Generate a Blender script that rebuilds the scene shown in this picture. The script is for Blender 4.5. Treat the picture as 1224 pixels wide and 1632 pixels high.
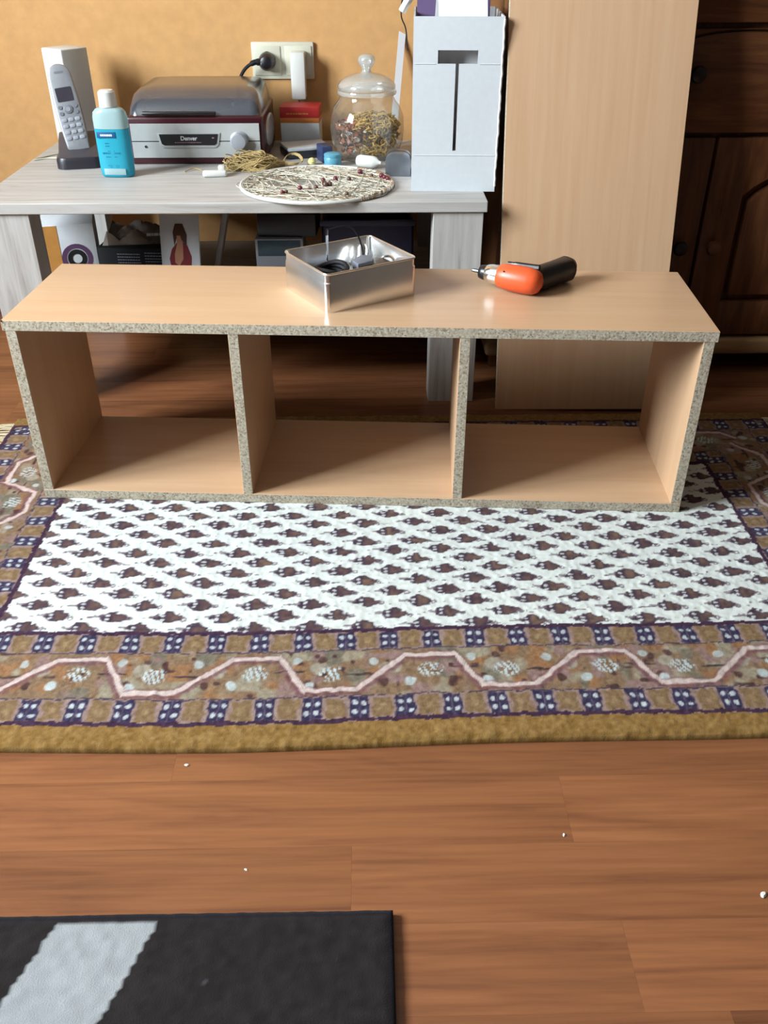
import bpy, bmesh, math, random
import numpy as np
from mathutils import Vector, Matrix

for o in list(bpy.data.objects):
    bpy.data.objects.remove(o)
scene = bpy.context.scene
COL = scene.collection
rad = math.radians
random.seed(7)
rng = np.random.default_rng(11)

ALB = 0.70                      # colours below are read off the photograph; real reflectances are lower
def c(r, g, b):
    def l(v):
        v /= 255.0
        return ALB * (v / 12.92 if v <= 0.04045 else ((v + 0.055) / 1.055) ** 2.4)
    return (l(r), l(g), l(b), 1.0)

# ------------------------------------------------------------------ camera, sky, light, exposure
cam_d = bpy.data.cameras.new('camera')
cam = bpy.data.objects.new('camera', cam_d)
COL.objects.link(cam)
cam.location = (0.5688, -1.3279, 0.8467)
cam.rotation_euler = (rad(90 - 33.306), 0, rad(-1.0726))
cam_d.sensor_fit = 'VERTICAL'
cam_d.sensor_height = 36.0
cam_d.lens = 31.43
cam_d.clip_start = 0.02
scene.camera = cam

world = bpy.data.worlds.new('sky')
scene.world = world
world.use_nodes = True
world.node_tree.nodes['Background'].inputs[0].default_value = (0.80, 0.90, 1.0, 1)
world.node_tree.nodes['Background'].inputs[1].default_value = 1.2

WIN = dict(y0=-1.35, y1=-0.15, z0=0.95, z1=2.25, x=-1.5)      # window opening in the left wall
ld = bpy.data.lights.new('window_left_offscreen', 'AREA')
ld.shape = 'RECTANGLE'
ld.size = WIN['z1'] - WIN['z0']
ld.size_y = WIN['y1'] - WIN['y0']
ld.energy = 290
ld.color = (0.86, 0.94, 1.0)
lo = bpy.data.objects.new('window_left_offscreen', ld)
COL.objects.link(lo)
lo.location = (WIN['x'] - 0.16, (WIN['y0'] + WIN['y1']) / 2, (WIN['z0'] + WIN['z1']) / 2)
lo.rotation_euler = (0, rad(-90), 0)

vs = scene.view_settings
vs.view_transform = 'Standard'
vs.look = 'None'
vs.gamma = 1.0
vs.use_curve_mapping = False
vs.exposure = 0.42

# ------------------------------------------------------------------ materials
MATS = {}
def newmat(name):
    m = bpy.data.materials.new(name)
    m.use_nodes = True
    nt = m.node_tree
    return m, nt, nt.nodes['Principled BSDF']

def setp(b, col=None, rough=0.5, metal=0.0, spec=0.5, trans=0.0):
    if col is not None: b.inputs['Base Color'].default_value = col
    b.inputs['Roughness'].default_value = rough
    b.inputs['Metallic'].default_value = metal
    b.inputs['Specular IOR Level'].default_value = spec
    b.inputs['Transmission Weight'].default_value = trans

def ramp(nt, fac, stops):
    r = nt.nodes.new('ShaderNodeValToRGB')
    els = r.color_ramp.elements
    els[0].position, els[0].color = stops[0]
    els[1].position, els[1].color = stops[-1]
    for p, col in stops[1:-1]:
        e = els.new(p); e.color = col
    nt.links.new(fac, r.inputs['Fac'])
    return r

def mapped(nt, scale, rand=0.0):
    tc = nt.nodes.new('ShaderNodeTexCoord')
    mp = nt.nodes.new('ShaderNodeMapping')
    mp.inputs['Scale'].default_value = scale
    if rand:
        oi = nt.nodes.new('ShaderNodeObjectInfo')
        mu = nt.nodes.new('ShaderNodeVectorMath'); mu.operation = 'SCALE'
        cx = nt.nodes.new('ShaderNodeCombineXYZ')
        for i in range(3): nt.links.new(oi.outputs['Random'], cx.inputs[i])
        nt.links.new(cx.outputs[0], mu.inputs[0]); mu.inputs['Scale'].default_value = rand
        ad = nt.nodes.new('ShaderNodeVectorMath'); ad.operation = 'ADD'
        nt.links.new(tc.outputs['Object'], ad.inputs[0]); nt.links.new(mu.outputs[0], ad.inputs[1])
        nt.links.new(ad.outputs[0], mp.inputs['Vector'])
    else:
        nt.links.new(tc.outputs['Object'], mp.inputs['Vector'])
    return mp

def noise(nt, vec, scale=1.0, detail=4.0, rough=0.55, dist=0.0):
    n = nt.nodes.new('ShaderNodeTexNoise')
    n.inputs['Scale'].default_value = scale
    n.inputs['Detail'].default_value = detail
    n.inputs['Roughness'].default_value = rough
    n.inputs['Distortion'].default_value = dist
    nt.links.new(vec, n.inputs['Vector'])
    return n

def bump(nt, b, h, strength=0.2, dist=0.002):
    bp = nt.nodes.new('ShaderNodeBump')
    bp.inputs['Strength'].default_value = strength
    bp.inputs['Distance'].default_value = dist
    nt.links.new(h, bp.inputs['Height'])
    nt.links.new(bp.outputs[0], b.inputs['Normal'])

def plain(name, col, rough=0.5, metal=0.0, spec=0.5, var=0.06, nscale=60.0, bmp=0.0):
    """one colour with a faint mottled variation"""
    if name in MATS: return MATS[name]
    m, nt, b = newmat(name)
    setp(b, col, rough, metal, spec)
    mp = mapped(nt, (1, 1, 1))
    n = noise(nt, mp.outputs[0], nscale, 3)
    lo_ = tuple(max(0, v * (1 - var)) for v in col[:3]) + (1,)
    hi_ = tuple(min(1, v * (1 + var)) for v in col[:3]) + (1,)
    r = ramp(nt, n.outputs['Fac'], [(0.3, lo_), (0.7, hi_)])
    nt.links.new(r.outputs[0], b.inputs['Base Color'])
    if bmp: bump(nt, b, n.outputs['Fac'], bmp, 0.002)
    MATS[name] = m
    return m

def wood(name, stops, scale, rough=0.4, spec=0.5, dist=0.6, rand=0.0, bmp=0.05, detail=6.0):
    if name in MATS: return MATS[name]
    m, nt, b = newmat(name)
    setp(b, None, rough, 0, spec)
    mp = mapped(nt, scale, rand)
    n = noise(nt, mp.outputs[0], 1.0, detail, 0.6, dist)
    r = ramp(nt, n.outputs['Fac'], stops)
    nt.links.new(r.outputs[0], b.inputs['Base Color'])
    if bmp: bump(nt, b, n.outputs['Fac'], bmp, 0.001)
    MATS[name] = m
    return m

beech = wood('beech_laminate', [(0.25, c(209, 168, 130)), (0.5, c(215, 175, 138)), (0.75, c(220, 182, 146))], (3, 60, 60), 0.3, 0.5, 0.4)
beech_up = wood('beech_laminate_upright', [(0.25, c(209, 168, 130)), (0.5, c(215, 175, 138)), (0.75, c(220, 182, 146))], (70, 70, 3), 0.4, 0.4, 0.4)
greyoak = wood('grey_washed_oak', [(0.2, c(150, 142, 136)), (0.45, c(192, 187, 182)), (0.8, c(214, 211, 208))], (4, 60, 60), 0.5, 0.4, 0.8)
greyoak_up = wood('grey_washed_oak_upright', [(0.2, c(150, 142, 136)), (0.45, c(192, 187, 182)), (0.8, c(214, 211, 208))], (70, 70, 4), 0.5, 0.4, 0.8)
pine = wood('dark_stained_pine', [(0.2, c(62, 32, 20)), (0.5, c(108, 64, 36)), (0.8, c(138, 90, 52))], (5, 40, 40), 0.4, 0.5, 1.6)
pine_up = wood('dark_stained_pine_upright', [(0.2, c(62, 32, 20)), (0.5, c(108, 64, 36)), (0.8, c(138, 90, 52))], (40, 40, 5), 0.4, 0.5, 1.6)
pine_light = wood('pale_pine_moulding', [(0.2, c(130, 96, 62)), (0.6, c(178, 140, 96)), (0.9, c(196, 160, 114))], (5, 40, 40), 0.45, 0.5, 1.0)  # base moulding, a lighter tone than the doors
cherry = wood('dark_cherry_veneer', [(0.2, c(44, 12, 20)), (0.6, c(72, 22, 32)), (0.9, c(90, 32, 40))], (6, 60, 60), 0.3, 0.5, 0.6)

# chipboard raw edge: speckled chips
m, nt, b = newmat('raw_chipboard'); setp(b, None, 0.9, 0, 0.2)
mp = mapped(nt, (1, 1, 1))
v = nt.nodes.new('ShaderNodeTexVoronoi'); v.inputs['Scale'].default_value = 420
nt.links.new(mp.outputs[0], v.inputs['Vector'])
n = noise(nt, mp.outputs[0], 180, 4)
mx = nt.nodes.new('ShaderNodeMixRGB'); mx.inputs[0].default_value = 0.5
nt.links.new(v.outputs['Color'], mx.inputs[1]); nt.links.new(n.outputs['Fac'], mx.inputs[2])
bw = nt.nodes.new('ShaderNodeRGBToBW'); nt.links.new(mx.outputs[0], bw.inputs[0])
r = ramp(nt, bw.outputs[0], [(0.28, c(150, 134, 112)), (0.42, c(188, 174, 152)), (0.62, c(208, 198, 178)), (0.75, c(222, 213, 196))])
nt.links.new(r.outputs[0], b.inputs['Base Color'])
bump(nt, b, bw.outputs[0], 0.5, 0.002)
chip = m

# laminate floor planks
m, nt, b = newmat('red_brown_laminate'); setp(b, None, 0.26, 0, 0.5)
mp = mapped(nt, (2.2, 26, 1), 7.0)
n1 = noise(nt, mp.outputs[0], 1.0, 6, 0.6, 0.9)
mp2 = mapped(nt, (6, 150, 1), 7.0)
n2 = noise(nt, mp2.outputs[0], 1.0, 3, 0.5, 0.2)
mx = nt.nodes.new('ShaderNodeMixRGB'); mx.inputs[0].default_value = 0.35
nt.links.new(n1.outputs['Fac'], mx.inputs[1]); nt.links.new(n2.outputs['Fac'], mx.inputs[2])
r = ramp(nt, mx.outputs[0], [(0.28, c(104, 63, 42)), (0.45, c(136, 86, 56)), (0.6, c(152, 98, 63)), (0.78, c(168, 112, 74))])
oi = nt.nodes.new('ShaderNodeObjectInfo')
hs = nt.nodes.new('ShaderNodeHueSaturation')
mr = nt.nodes.new('ShaderNodeMapRange')
mr.inputs['To Min'].default_value = 0.82; mr.inputs['To Max'].default_value = 1.16
nt.links.new(oi.outputs['Random'], mr.inputs['Value'])
nt.links.new(mr.outputs[0], hs.inputs['Value'])
nt.links.new(r.outputs[0], hs.inputs['Color'])
nt.links.new(hs.outputs[0], b.inputs['Base Color'])
bump(nt, b, mx.outputs[0], 0.06, 0.001)
laminate = m

def vcol_mat(name, rough=0.95):
    m, nt, b = newmat(name); setp(b, None, rough, 0, 0.15)
    a = nt.nodes.new('ShaderNodeAttribute'); a.attribute_name = 'Col'
    nt.links.new(a.outputs['Color'], b.inputs['Base Color'])
    b.inputs['Sheen Weight'].default_value = 0.03
    mp = mapped(nt, (1, 1, 1)); n = noise(nt, mp.outputs[0], 700, 2)
    bump(nt, b, n.outputs['Fac'], 0.35, 0.002)
    return m
pile = vcol_mat('wool_pile')

def see_through(name, col, alpha, rough=0.08, gloss_boost=0.0):
    """thin clear or tinted sheet: transparent with fresnel gloss on top"""
    m = bpy.data.materials.new(name); m.use_nodes = True
    nt = m.node_tree; nt.nodes.clear()
    out = nt.nodes.new('ShaderNodeOutputMaterial')
    tr = nt.nodes.new('ShaderNodeBsdfTransparent'); tr.inputs[0].default_value = col
    gl = nt.nodes.new('ShaderNodeBsdfPrincipled'); setp(gl, alpha[1], rough, 0, 0.6)
    mix1 = nt.nodes.new('ShaderNodeMixShader'); mix1.inputs[0].default_value = alpha[0]
    nt.links.new(tr.outputs[0], mix1.inputs[1]); nt.links.new(gl.outputs[0], mix1.inputs[2])
    g2 = nt.nodes.new('ShaderNodeBsdfGlossy'); g2.inputs['Roughness'].default_value = rough
    lw = nt.nodes.new('ShaderNodeLayerWeight'); lw.inputs['Blend'].default_value = 0.5
    pw = nt.nodes.new('ShaderNodeMath'); pw.operation = 'POWER'; pw.inputs[1].default_value = 4.0
    nt.links.new(lw.outputs['Facing'], pw.inputs[0])
    ad = nt.nodes.new('ShaderNodeMath'); ad.operation = 'MULTIPLY_ADD'; ad.use_clamp = True
    ad.inputs[1].default_value = 0.75; ad.inputs[2].default_value = 0.04 + gloss_boost
    nt.links.new(pw.outputs[0], ad.inputs[0])
    mix2 = nt.nodes.new('ShaderNodeMixShader')
    nt.links.new(ad.outputs[0], mix2.inputs[0])
    nt.links.new(mix1.outputs[0], mix2.inputs[1]); nt.links.new(g2.outputs[0], mix2.inputs[2])
    nt.links.new(mix2.outputs[0], out.inputs[0])
    return m
glass = see_through('jar_glass', (0.96, 0.985, 0.985, 1), (0.06, c(235, 245, 245)), 0.05, 0.05)
white_glare_glass = see_through('white_glare_glass', (0.9, 0.95, 0.96, 1), (0.34, c(240, 250, 252)), 0.08, 0.12)  # white mixed into lid and rim glass stands for window reflections
window_glass = see_through('window_glass', (0.98, 0.99, 0.99, 1), (0.0, c(255, 255, 255)), 0.02)
smoked = see_through('smoked_acrylic', (0.40, 0.42, 0.47, 1), (0.42, c(104, 112, 126)), 0.16, 0.06)  # smoked acrylic; its blue-grey base also carries the glare on the lid

def milky(name, col, w=0.45, rough=0.25):
    m, nt, b = newmat(name); setp(b, col, rough, 0, 0.5)
    tl = nt.nodes.new('ShaderNodeBsdfTranslucent'); tl.inputs[0].default_value = col
    mix = nt.nodes.new('ShaderNodeMixShader'); mix.inputs[0].default_value = w
    out = [x for x in nt.nodes if x.type == 'OUTPUT_MATERIAL'][0]
    nt.links.new(b.outputs[0], mix.inputs[1]); nt.links.new(tl.outputs[0], mix.inputs[2])
    nt.links.new(mix.outputs[0], out.inputs[0])
    return m
cyan = milky('cyan_liquid', c(70, 214, 242))
palecyan = milky('pale_plastic', c(214, 244, 246))

wallpaint = plain('apricot_wall_paint', c(224, 172, 114), 0.85, 0, 0.2, 0.07, 35, 0.15)
plain_wall = plain('dimmed_wall_paint', c(112, 100, 90), 0.85, 0, 0.2, 0.04, 35, 0.1)  # unseen walls, toned dark to cut the bounce light
ceiling_paint = plain('ceiling_paint', c(170, 164, 156), 0.85, 0, 0.2, 0.03)
white_paint = plain('white_paint', c(232, 230, 224), 0.8, 0, 0.3, 0.02)
white_plastic = plain('white_plastic', c(232, 232, 226), 0.35, 0, 0.5, 0.02)
cream_plastic = plain('cream_plastic', c(226, 222, 200), 0.35, 0, 0.5, 0.02)
white_card = plain('white_card', c(222, 226, 230), 0.7, 0, 0.3, 0.025, 90)
white_paper = plain('white_paper', c(240, 240, 242), 0.75, 0, 0.3, 0.02)
black_plastic = plain('black_plastic', c(24, 23, 28), 0.35, 0, 0.5, 0.1)
black_matt = plain('black_matt', c(20, 19, 24), 0.7, 0, 0.3, 0.15)
charcoal = plain('charcoal_plastic', c(70, 68, 76), 0.4, 0, 0.5, 0.05)
silver_plastic = plain('silver_plastic', c(184, 188, 196), 0.32, 0.35, 0.5, 0.03)
silver_panel = plain('brushed_silver', c(206, 208, 206), 0.35, 0.3, 0.5, 0.03)
dark_metal = plain('dark_metal', c(90, 92, 98), 0.35, 0.8, 0.5, 0.08)
chrome = plain('chrome', (0.85, 0.86, 0.88, 1), 0.18, 1.0, 0.5, 0.03)
tin_metal = plain('tinplate', (0.88, 0.87, 0.85, 1), 0.27, 1.0, 0.5, 0.04, 25)
orange_plastic = plain('orange_plastic', c(240, 96, 48), 0.4, 0, 0.5, 0.03)
raffia_m = plain('raffia', c(190, 164, 112), 0.8, 0, 0.2, 0.25, 20)
raffia_pale = plain('pale_raffia', c(222, 214, 196), 0.8, 0, 0.2, 0.12, 20)
red_card = plain('red_card', c(190, 44, 40), 0.5, 0, 0.4, 0.06)
orange_card = plain('orange_card', c(214, 128, 62), 0.5, 0, 0.4, 0.06)
key_grey = plain('key_grey', c(128, 130, 140), 0.4, 0, 0.5, 0.04)
screen_dark = plain('screen_dark', c(66, 62, 72), 0.2, 0, 0.6, 0.06)
blue_print = plain('blue_print', c(24, 92, 140), 0.5, 0, 0.3, 0.05)
ink_blue = plain('ink_blue', c(20, 120, 160), 0.5, 0, 0.3, 0.05)
navy_plastic = plain('navy_plastic', c(46, 58, 96), 0.4, 0, 0.5, 0.06)
turquoise = plain('turquoise_plastic', c(98, 170, 194), 0.4, 0, 0.5, 0.05)
yellow_pale = plain('pale_yellow', c(232, 222, 150), 0.5, 0, 0.4, 0.05)
bead_red = plain('dark_red_bead', c(112, 40, 52), 0.35, 0, 0.5, 0.1)
bead_brown = plain('brown_bead', c(104, 74, 62), 0.4, 0, 0.5, 0.1)
violet_shade = plain('violet_shade', c(112, 92, 132), 0.6, 0, 0.3, 0.06)
lcd = plain('lcd_green_grey', c(70, 92, 104), 0.25, 0, 0.5, 0.08)
gold_moss = plain('gold_moss', c(198, 156, 76), 0.85, 0, 0.2, 0.35, 25)
copper_petal = plain('copper_petal', c(160, 92, 56), 0.7, 0, 0.3, 0.4, 25)
skin_print = plain('skin_print', c(196, 138, 104), 0.5, 0, 0.3, 0.06)
hair_print = plain('hair_print', c(86, 52, 38), 0.5, 0, 0.3, 0.1)
red_print = plain('red_print', c(130, 34, 40), 0.5, 0, 0.3, 0.12)
purple_print = plain('purple_print', c(96, 66, 100), 0.5, 0, 0.3, 0.08)
amber_card = plain('amber_card', c(214, 150, 76), 0.6, 0, 0.3, 0.08)
greyblue_card = plain('grey_blue_card', c(120, 124, 136), 0.5, 0, 0.4, 0.12)
taupe_card = plain('taupe_card', c(128, 112, 100), 0.5, 0, 0.4, 0.15, 30)
grey_text = plain('grey_text', c(150, 156, 172), 0.5, 0, 0.3, 0.04)
white_text = plain('white_text', c(236, 236, 236), 0.5, 0, 0.3, 0.02)
pink_text = plain('pink_text', c(172, 130, 140), 0.5, 0, 0.3, 0.02)
filler = plain('white_filler', c(240, 236, 226), 0.8, 0, 0.2, 0.02)
fringe_m = plain('cream_fringe', c(216, 200, 168), 0.9, 0, 0.1, 0.1)
skirting_m = wood('brown_skirting', [(0.2, c(92, 50, 32)), (0.8, c(130, 76, 48))], (4, 40, 40), 0.4)

# ------------------------------------------------------------------ mesh helpers
class MB:
    def __init__(s): s.bm = bmesh.new()
    def _take(s, t, mat, M=None):
        mp = {}
        for v in t.verts:
            mp[v] = s.bm.verts.new(M @ v.co if M else v.co)
        for f in t.faces:
            try:
                g = s.bm.faces.new([mp[v] for v in f.verts]); g.material_index = mat
            except ValueError: pass
        t.free()
    def box(s, a, b, bev=0.0, mat=0, M=None, seg=2, edges=None):
        t = bmesh.new()
        bmesh.ops.create_cube(t, size=1)
        for v in t.verts:
            v.co = Vector([(a[i] + b[i]) / 2 + v.co[i] * (b[i] - a[i]) for i in range(3)])
        if bev:
            es = t.edges[:] if edges is None else [e for e in t.edges if edges(e)]
            bmesh.ops.bevel(t, geom=es, offset=bev, segments=seg, profile=0.5, affect='EDGES', clamp_overlap=True)
        s._take(t, mat, M); return s
    def loft(s, rings, mat=0, cap=True, closed=True, M=None):
        vs = [[s.bm.verts.new(M @ Vector(p) if M else Vector(p)) for p in r_] for r_ in rings]
        n = len(vs[0])
        for i in range(len(vs) - 1):
            for j in range(n if closed else n - 1):
                k = (j + 1) % n
                f = s.bm.faces.new((vs[i][j], vs[i][k], vs[i + 1][k], vs[i + 1][j])); f.material_index = mat
        if cap:
            f = s.bm.faces.new(list(reversed(vs[0]))); f.material_index = mat
            f = s.bm.faces.new(vs[-1]); f.material_index = mat
        return s
    def lathe(s, prof, seg=32, mat=0, M=None, cap=True):
        rings = [[(r_ * math.cos(2 * math.pi * j / seg), r_ * math.sin(2 * math.pi * j / seg), z) for j in range(seg)] for r_, z in prof]
        return s.loft(rings, mat, cap, True, M)
    def tube(s, pts, r_, seg=8, mat=0, cap=True, closed=False):
        pts = [Vector(p) for p in pts]
        n = len(pts); rings = []
        up = Vector((0, 0, 1)); prev = None
        for i in range(n):
            if closed: t = pts[(i + 1) % n] - pts[i - 1]
            else: t = pts[min(i + 1, n - 1)] - pts[max(i - 1, 0)]
            t.normalize()
            a = prev - t * prev.dot(t) if prev is not None else (up if abs(t.z) < 0.9 else Vector((1, 0, 0))).cross(t)
            if a.length < 1e-6: a = Vector((1, 0, 0)).cross(t)
            a.normalize(); prev = a
            b_ = t.cross(a)
            rr = r_[i] if isinstance(r_, (list, tuple)) else r_
            rings.append([pts[i] + rr * (math.cos(2 * math.pi * j / seg) * a + math.sin(2 * math.pi * j / seg) * b_) for j in range(seg)])
        if closed: rings.append(rings[0]); cap = False
        return s.loft(rings, mat, cap)
    def prism(s, poly, a, b, axis='y', mat=0, bev=0.0, M=None):
        """poly: 2d outline; extruded from a to b along axis"""
        t = bmesh.new()
        def P(p, d):
            return {'y': (p[0], d, p[1]), 'z': (p[0], p[1], d), 'x': (d, p[0], p[1])}[axis]
        A = [t.verts.new(P(p, a)) for p in poly]; B_ = [t.verts.new(P(p, b)) for p in poly]
        n = len(poly)
        fa = t.faces.new(A); fb = t.faces.new(list(reversed(B_)))
        for i in range(n):
            t.faces.new((A[i], B_[i], B_[(i + 1) % n], A[(i + 1) % n]))
        bmesh.ops.recalc_face_normals(t, faces=t.faces[:])
        if bev:
            es = [e for e in t.edges if fa in e.link_faces or fb in e.link_faces]
            bmesh.ops.bevel(t, geom=es, offset=bev, segments=2, profile=0.5, affect='EDGES', clamp_overlap=True)
        s._take(t, mat, M); return s
    def build(s, name, mats, parent=None, loc=None, rotz=0.0, smooth=35, rot=None):
        bmesh.ops.recalc_face_normals(s.bm, faces=s.bm.faces[:])
        me = bpy.data.meshes.new(name)
        s.bm.to_mesh(me); s.bm.free()
        for m_ in (mats if isinstance(mats, (list, tuple)) else [mats]): me.materials.append(m_)
        if smooth:
            me.polygons.foreach_set('use_smooth', [True] * len(me.polygons))
            me.set_sharp_from_angle(angle=rad(smooth))
        o = bpy.data.objects.new(name, me); COL.objects.link(o)
        if parent: o.parent = parent
        if loc: o.location = loc
        o.rotation_euler = rot if rot else (0, 0, rotz)
        return o

def thing(name, label, cat, loc, rotz=0.0, group=None, rot=None):
    o = bpy.data.objects.new(name, None); COL.objects.link(o)
    o.empty_display_size = 0.05
    o.location = loc; o.rotation_euler = rot if rot else (0, 0, rotz)
    return tag(o, label, cat, group)
def tag(o, label, cat, group=None):
    o['label'] = label; o['category'] = cat
    if group: o['group'] = group
    return o
def struct(o): o['kind'] = 'structure'; return o
def rrect(w, h, r_, n=5):
    """rounded rectangle outline centred on 0"""
    out = []
    for cx, cy, a0 in ((w / 2 - r_, h / 2 - r_, 0), (-w / 2 + r_, h / 2 - r_, 90), (-w / 2 + r_, -h / 2 + r_, 180), (w / 2 - r_, -h / 2 + r_, 270)):
        for i in range(n + 1):
            a = rad(a0 + 90 * i / n)
            out.append((cx + r_ * math.cos(a), cy + r_ * math.sin(a)))
    return out
def spline(pts, n=8):
    """Catmull-Rom through points"""
    P = [Vector(p) for p in pts]; P = [2 * P[0] - P[1]] + P + [2 * P[-1] - P[-2]]
    out = []
    for i in range(1, len(P) - 2):
        for k in range(n):
            t = k / n
            out.append(0.5 * ((2 * P[i]) + (-P[i - 1] + P[i + 1]) * t + (2 * P[i - 1] - 5 * P[i] + 4 * P[i + 1] - P[i + 2]) * t * t + (-P[i - 1] + 3 * P[i] - 3 * P[i + 1] + P[i + 2]) * t ** 3))
    out.append(P[-2]); return out

# ------------------------------------------------------------------ the room
X0, X1, Y0, Y1, ZC = -1.5, 3.8, -4.4, 1.0, 2.6
o = MB().box((X0 - 0.1, Y0 - 0.1, -0.08), (X1 + 0.1, Y1 + 0.1, -0.006)).build('floor', laminate, smooth=0); struct(o); FLOOR = o
o = MB().box((X0 - 0.1, Y0 - 0.1, ZC), (X1 + 0.1, Y1 + 0.1, ZC + 0.1)).build('ceiling', ceiling_paint, smooth=0); struct(o)
o = MB().box((X0 - 0.1, Y1, -0.01), (X1 + 0.1, Y1 + 0.1, ZC)).build('wall_back', wallpaint, smooth=0); struct(o)
o = MB().box((X1, Y0, -0.01), (X1 + 0.1, Y1, ZC)).build('wall_right', plain_wall, smooth=0); struct(o)
o = MB().box((X0 - 0.1, Y0 - 0.1, -0.01), (X1 + 0.1, Y0, ZC)).build('wall_front', plain_wall, smooth=0); struct(o)
w = MB(); a, b_ = X0 - 0.1, X0
w.box((a, Y0, -0.01), (b_, Y1, WIN['z0'])).box((a, Y0, WIN['z1']), (b_, Y1, ZC))
w.box((a, Y0, WIN['z0']), (b_, WIN['y0'], WIN['z1'])).box((a, WIN['y1'], WIN['z0']), (b_, Y1, WIN['z1']))
struct(w.build('wall_left', plain_wall, smooth=0))
# window: frame, mullion, two panes
y0, y1, z0, z1 = WIN['y0'], WIN['y1'], WIN['z0'], WIN['z1']; ym = (y0 + y1) / 2
f = MB()
for p, q in (((y0, z0), (y1, z0 + .05)), ((y0, z1 - .05), (y1, z1)), ((y0, z0), (y0 + .05, z1)), ((y1 - .05, z0), (y1, z1)), ((ym - .035, z0), (ym + .035, z1))):
    f.box((X0 - .08, p[0], p[1]), (X0 - .02, q[0], q[1]), .004)
wn = struct(f.build('window_1', white_paint))
for p, q in ((y0 + .045, ym - .03), (ym + .03, y1 - .045)):
    MB().box((X0 - .052, p, z0 + .045), (X0 - .046, q, z1 - .045)).build('pane', window_glass, wn, smooth=0)
MB().box((X0 - .03, y0 - .04, z0 - .03), (X0 + .12, y1 + .04, z0), .004).build('window_sill', white_paint, wn)
struct(MB().box((X0, Y1 - .014, 0), (X1, Y1, .06), .003).build('baseboard_back', skirting_m))

# floor planks, three alternating lengths, rows 92.5 mm wide running along x
PW = 0.0925
pm = {}
for L in (0.62, 0.91, 1.18):
    me_o = MB().box((0, 0, -0.006), (L - .0001, PW - .0001, 0)).build('plank', laminate, FLOOR)
    pm[L] = me_o.data
    bpy.data.objects.remove(me_o)
rows = {}
yy = -0.8 - 20 * PW
k = -20
while yy < Y1:
    fixed = {0: 0.545, 1: 0.79, -1: 0.2, 2: 0.33, -2: 0.9}.get(k)          # a joint seen in this row
    x = (fixed if fixed is not None else random.uniform(-.4, .5))
    starts = []
    xx = x
    while xx > X0:
        L = random.choice((0.62, 0.91, 1.18)); xx -= L; starts.append((xx, L))
    xx = x
    while xx < 2.6:
        L = random.choice((0.62, 0.91, 1.18)); starts.append((xx, L)); xx += L
    if yy > -2.0:
        for sx, L in starts:
            o = bpy.data.objects.new('plank', pm[L]); COL.objects.link(o)
            o.parent = FLOOR; o.location = (sx, yy, 0)
    yy += PW; k += 1

# ------------------------------------------------------------------ rugs (pattern woven into a fine grid)
def vnoise(X, Y, cell, seed):
    g = np.random.default_rng(seed).random((257, 257))
    x = X / cell; y = Y / cell
    xi = np.floor(x).astype(int); yi = np.floor(y).astype(int)
    fx = x - xi; fy = y - yi
    fx = fx * fx * (3 - 2 * fx); fy = fy * fy * (3 - 2 * fy)
    q = lambda i, j: g[i % 257, j % 257]
    return (q(xi, yi) * (1 - fx) + q(xi + 1, yi) * fx) * (1 - fy) + (q(xi, yi + 1) * (1 - fx) + q(xi + 1, yi + 1) * fx) * fy
def sr(r_, g, b): return np.array([r_, g, b], float)
def grid_rug(name, U, V, XX, YY, ZZ, rgb, mat, parent):
    """top sheet plus an outer ring dropped to the floor; rgb in sRGB 0..255"""
    nu, nv = XX.shape
    pad = lambda A: np.pad(A, 1, mode='edge')
    XX, YY = pad(XX), pad(YY); Z2 = np.zeros_like(XX); Z2[1:-1, 1:-1] = ZZ
    C_ = np.pad(rgb, ((1, 1), (1, 1), (0, 0)), mode='edge')
    nu += 2; nv += 2
    co = np.stack([XX, YY, Z2], -1).reshape(-1, 3).astype(np.float32)
    idx = np.arange(nu * nv).reshape(nu, nv)
    q = np.stack([idx[:-1, :-1], idx[1:, :-1], idx[1:, 1:], idx[:-1, 1:]], -1).reshape(-1, 4)
    me = bpy.data.meshes.new(name)
    me.vertices.add(len(co)); me.vertices.foreach_set('co', co.ravel())
    me.loops.add(q.size); me.loops.foreach_set('vertex_index', q.ravel().astype(np.int32))
    me.polygons.add(len(q)); me.polygons.foreach_set('loop_start', (np.arange(len(q)) * 4).astype(np.int32))
    me.update(calc_edges=True)
    me.polygons.foreach_set('use_smooth', np.ones(len(q), bool))
    v_ = np.clip(C_.reshape(-1, 3), 0, 255) / 255
    lin = np.where(v_ <= .04045, v_ / 12.92, ((v_ + .055) / 1.055) ** 2.4) * ALB
    at = me.color_attributes.new('Col', 'FLOAT_COLOR', 'POINT')
    at.data.foreach_set('color', np.concatenate([lin, np.ones((len(lin), 1))], 1).astype(np.float32).ravel())
    me.materials.append(mat)
    o = bpy.data.objects.new(name, me); COL.objects.link(o)
    if parent: o.parent = parent
    return o

RX0, RX1, RY0, RY1 = -0.141, 1.366, -0.570, 0.306
st = 0.0021
U, V = np.meshgrid(np.arange(0, RX1 - RX0, st), np.arange(0, RY1 - RY0, st), indexing='ij')
LW, LH = RX1 - RX0, RY1 - RY0
jx = (vnoise(U, V, .011, 1) - .5) * .004; jy = (vnoise(U, V, .011, 2) - .5) * .004
u_, v_ = U + jx, V + jy
dist = np.stack([v_, LH - v_, u_ + .034, LW - u_ + .034]); side = dist.argmin(0); t = dist.min(0)
s = np.where(side < 2, u_, v_)
def mixc(img, col, a): a = np.clip(a, 0, 1)[..., None]; img[:] = img * (1 - a) + col * a
N1 = vnoise(U, V, .02, 3); N2 = vnoise(U, V, .007, 4); N3 = vnoise(U, V, .05, 5); N4 = vnoise(U, V, .0045, 6)
img = np.ones(U.shape + (3,)) * sr(226, 230, 224)
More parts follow.
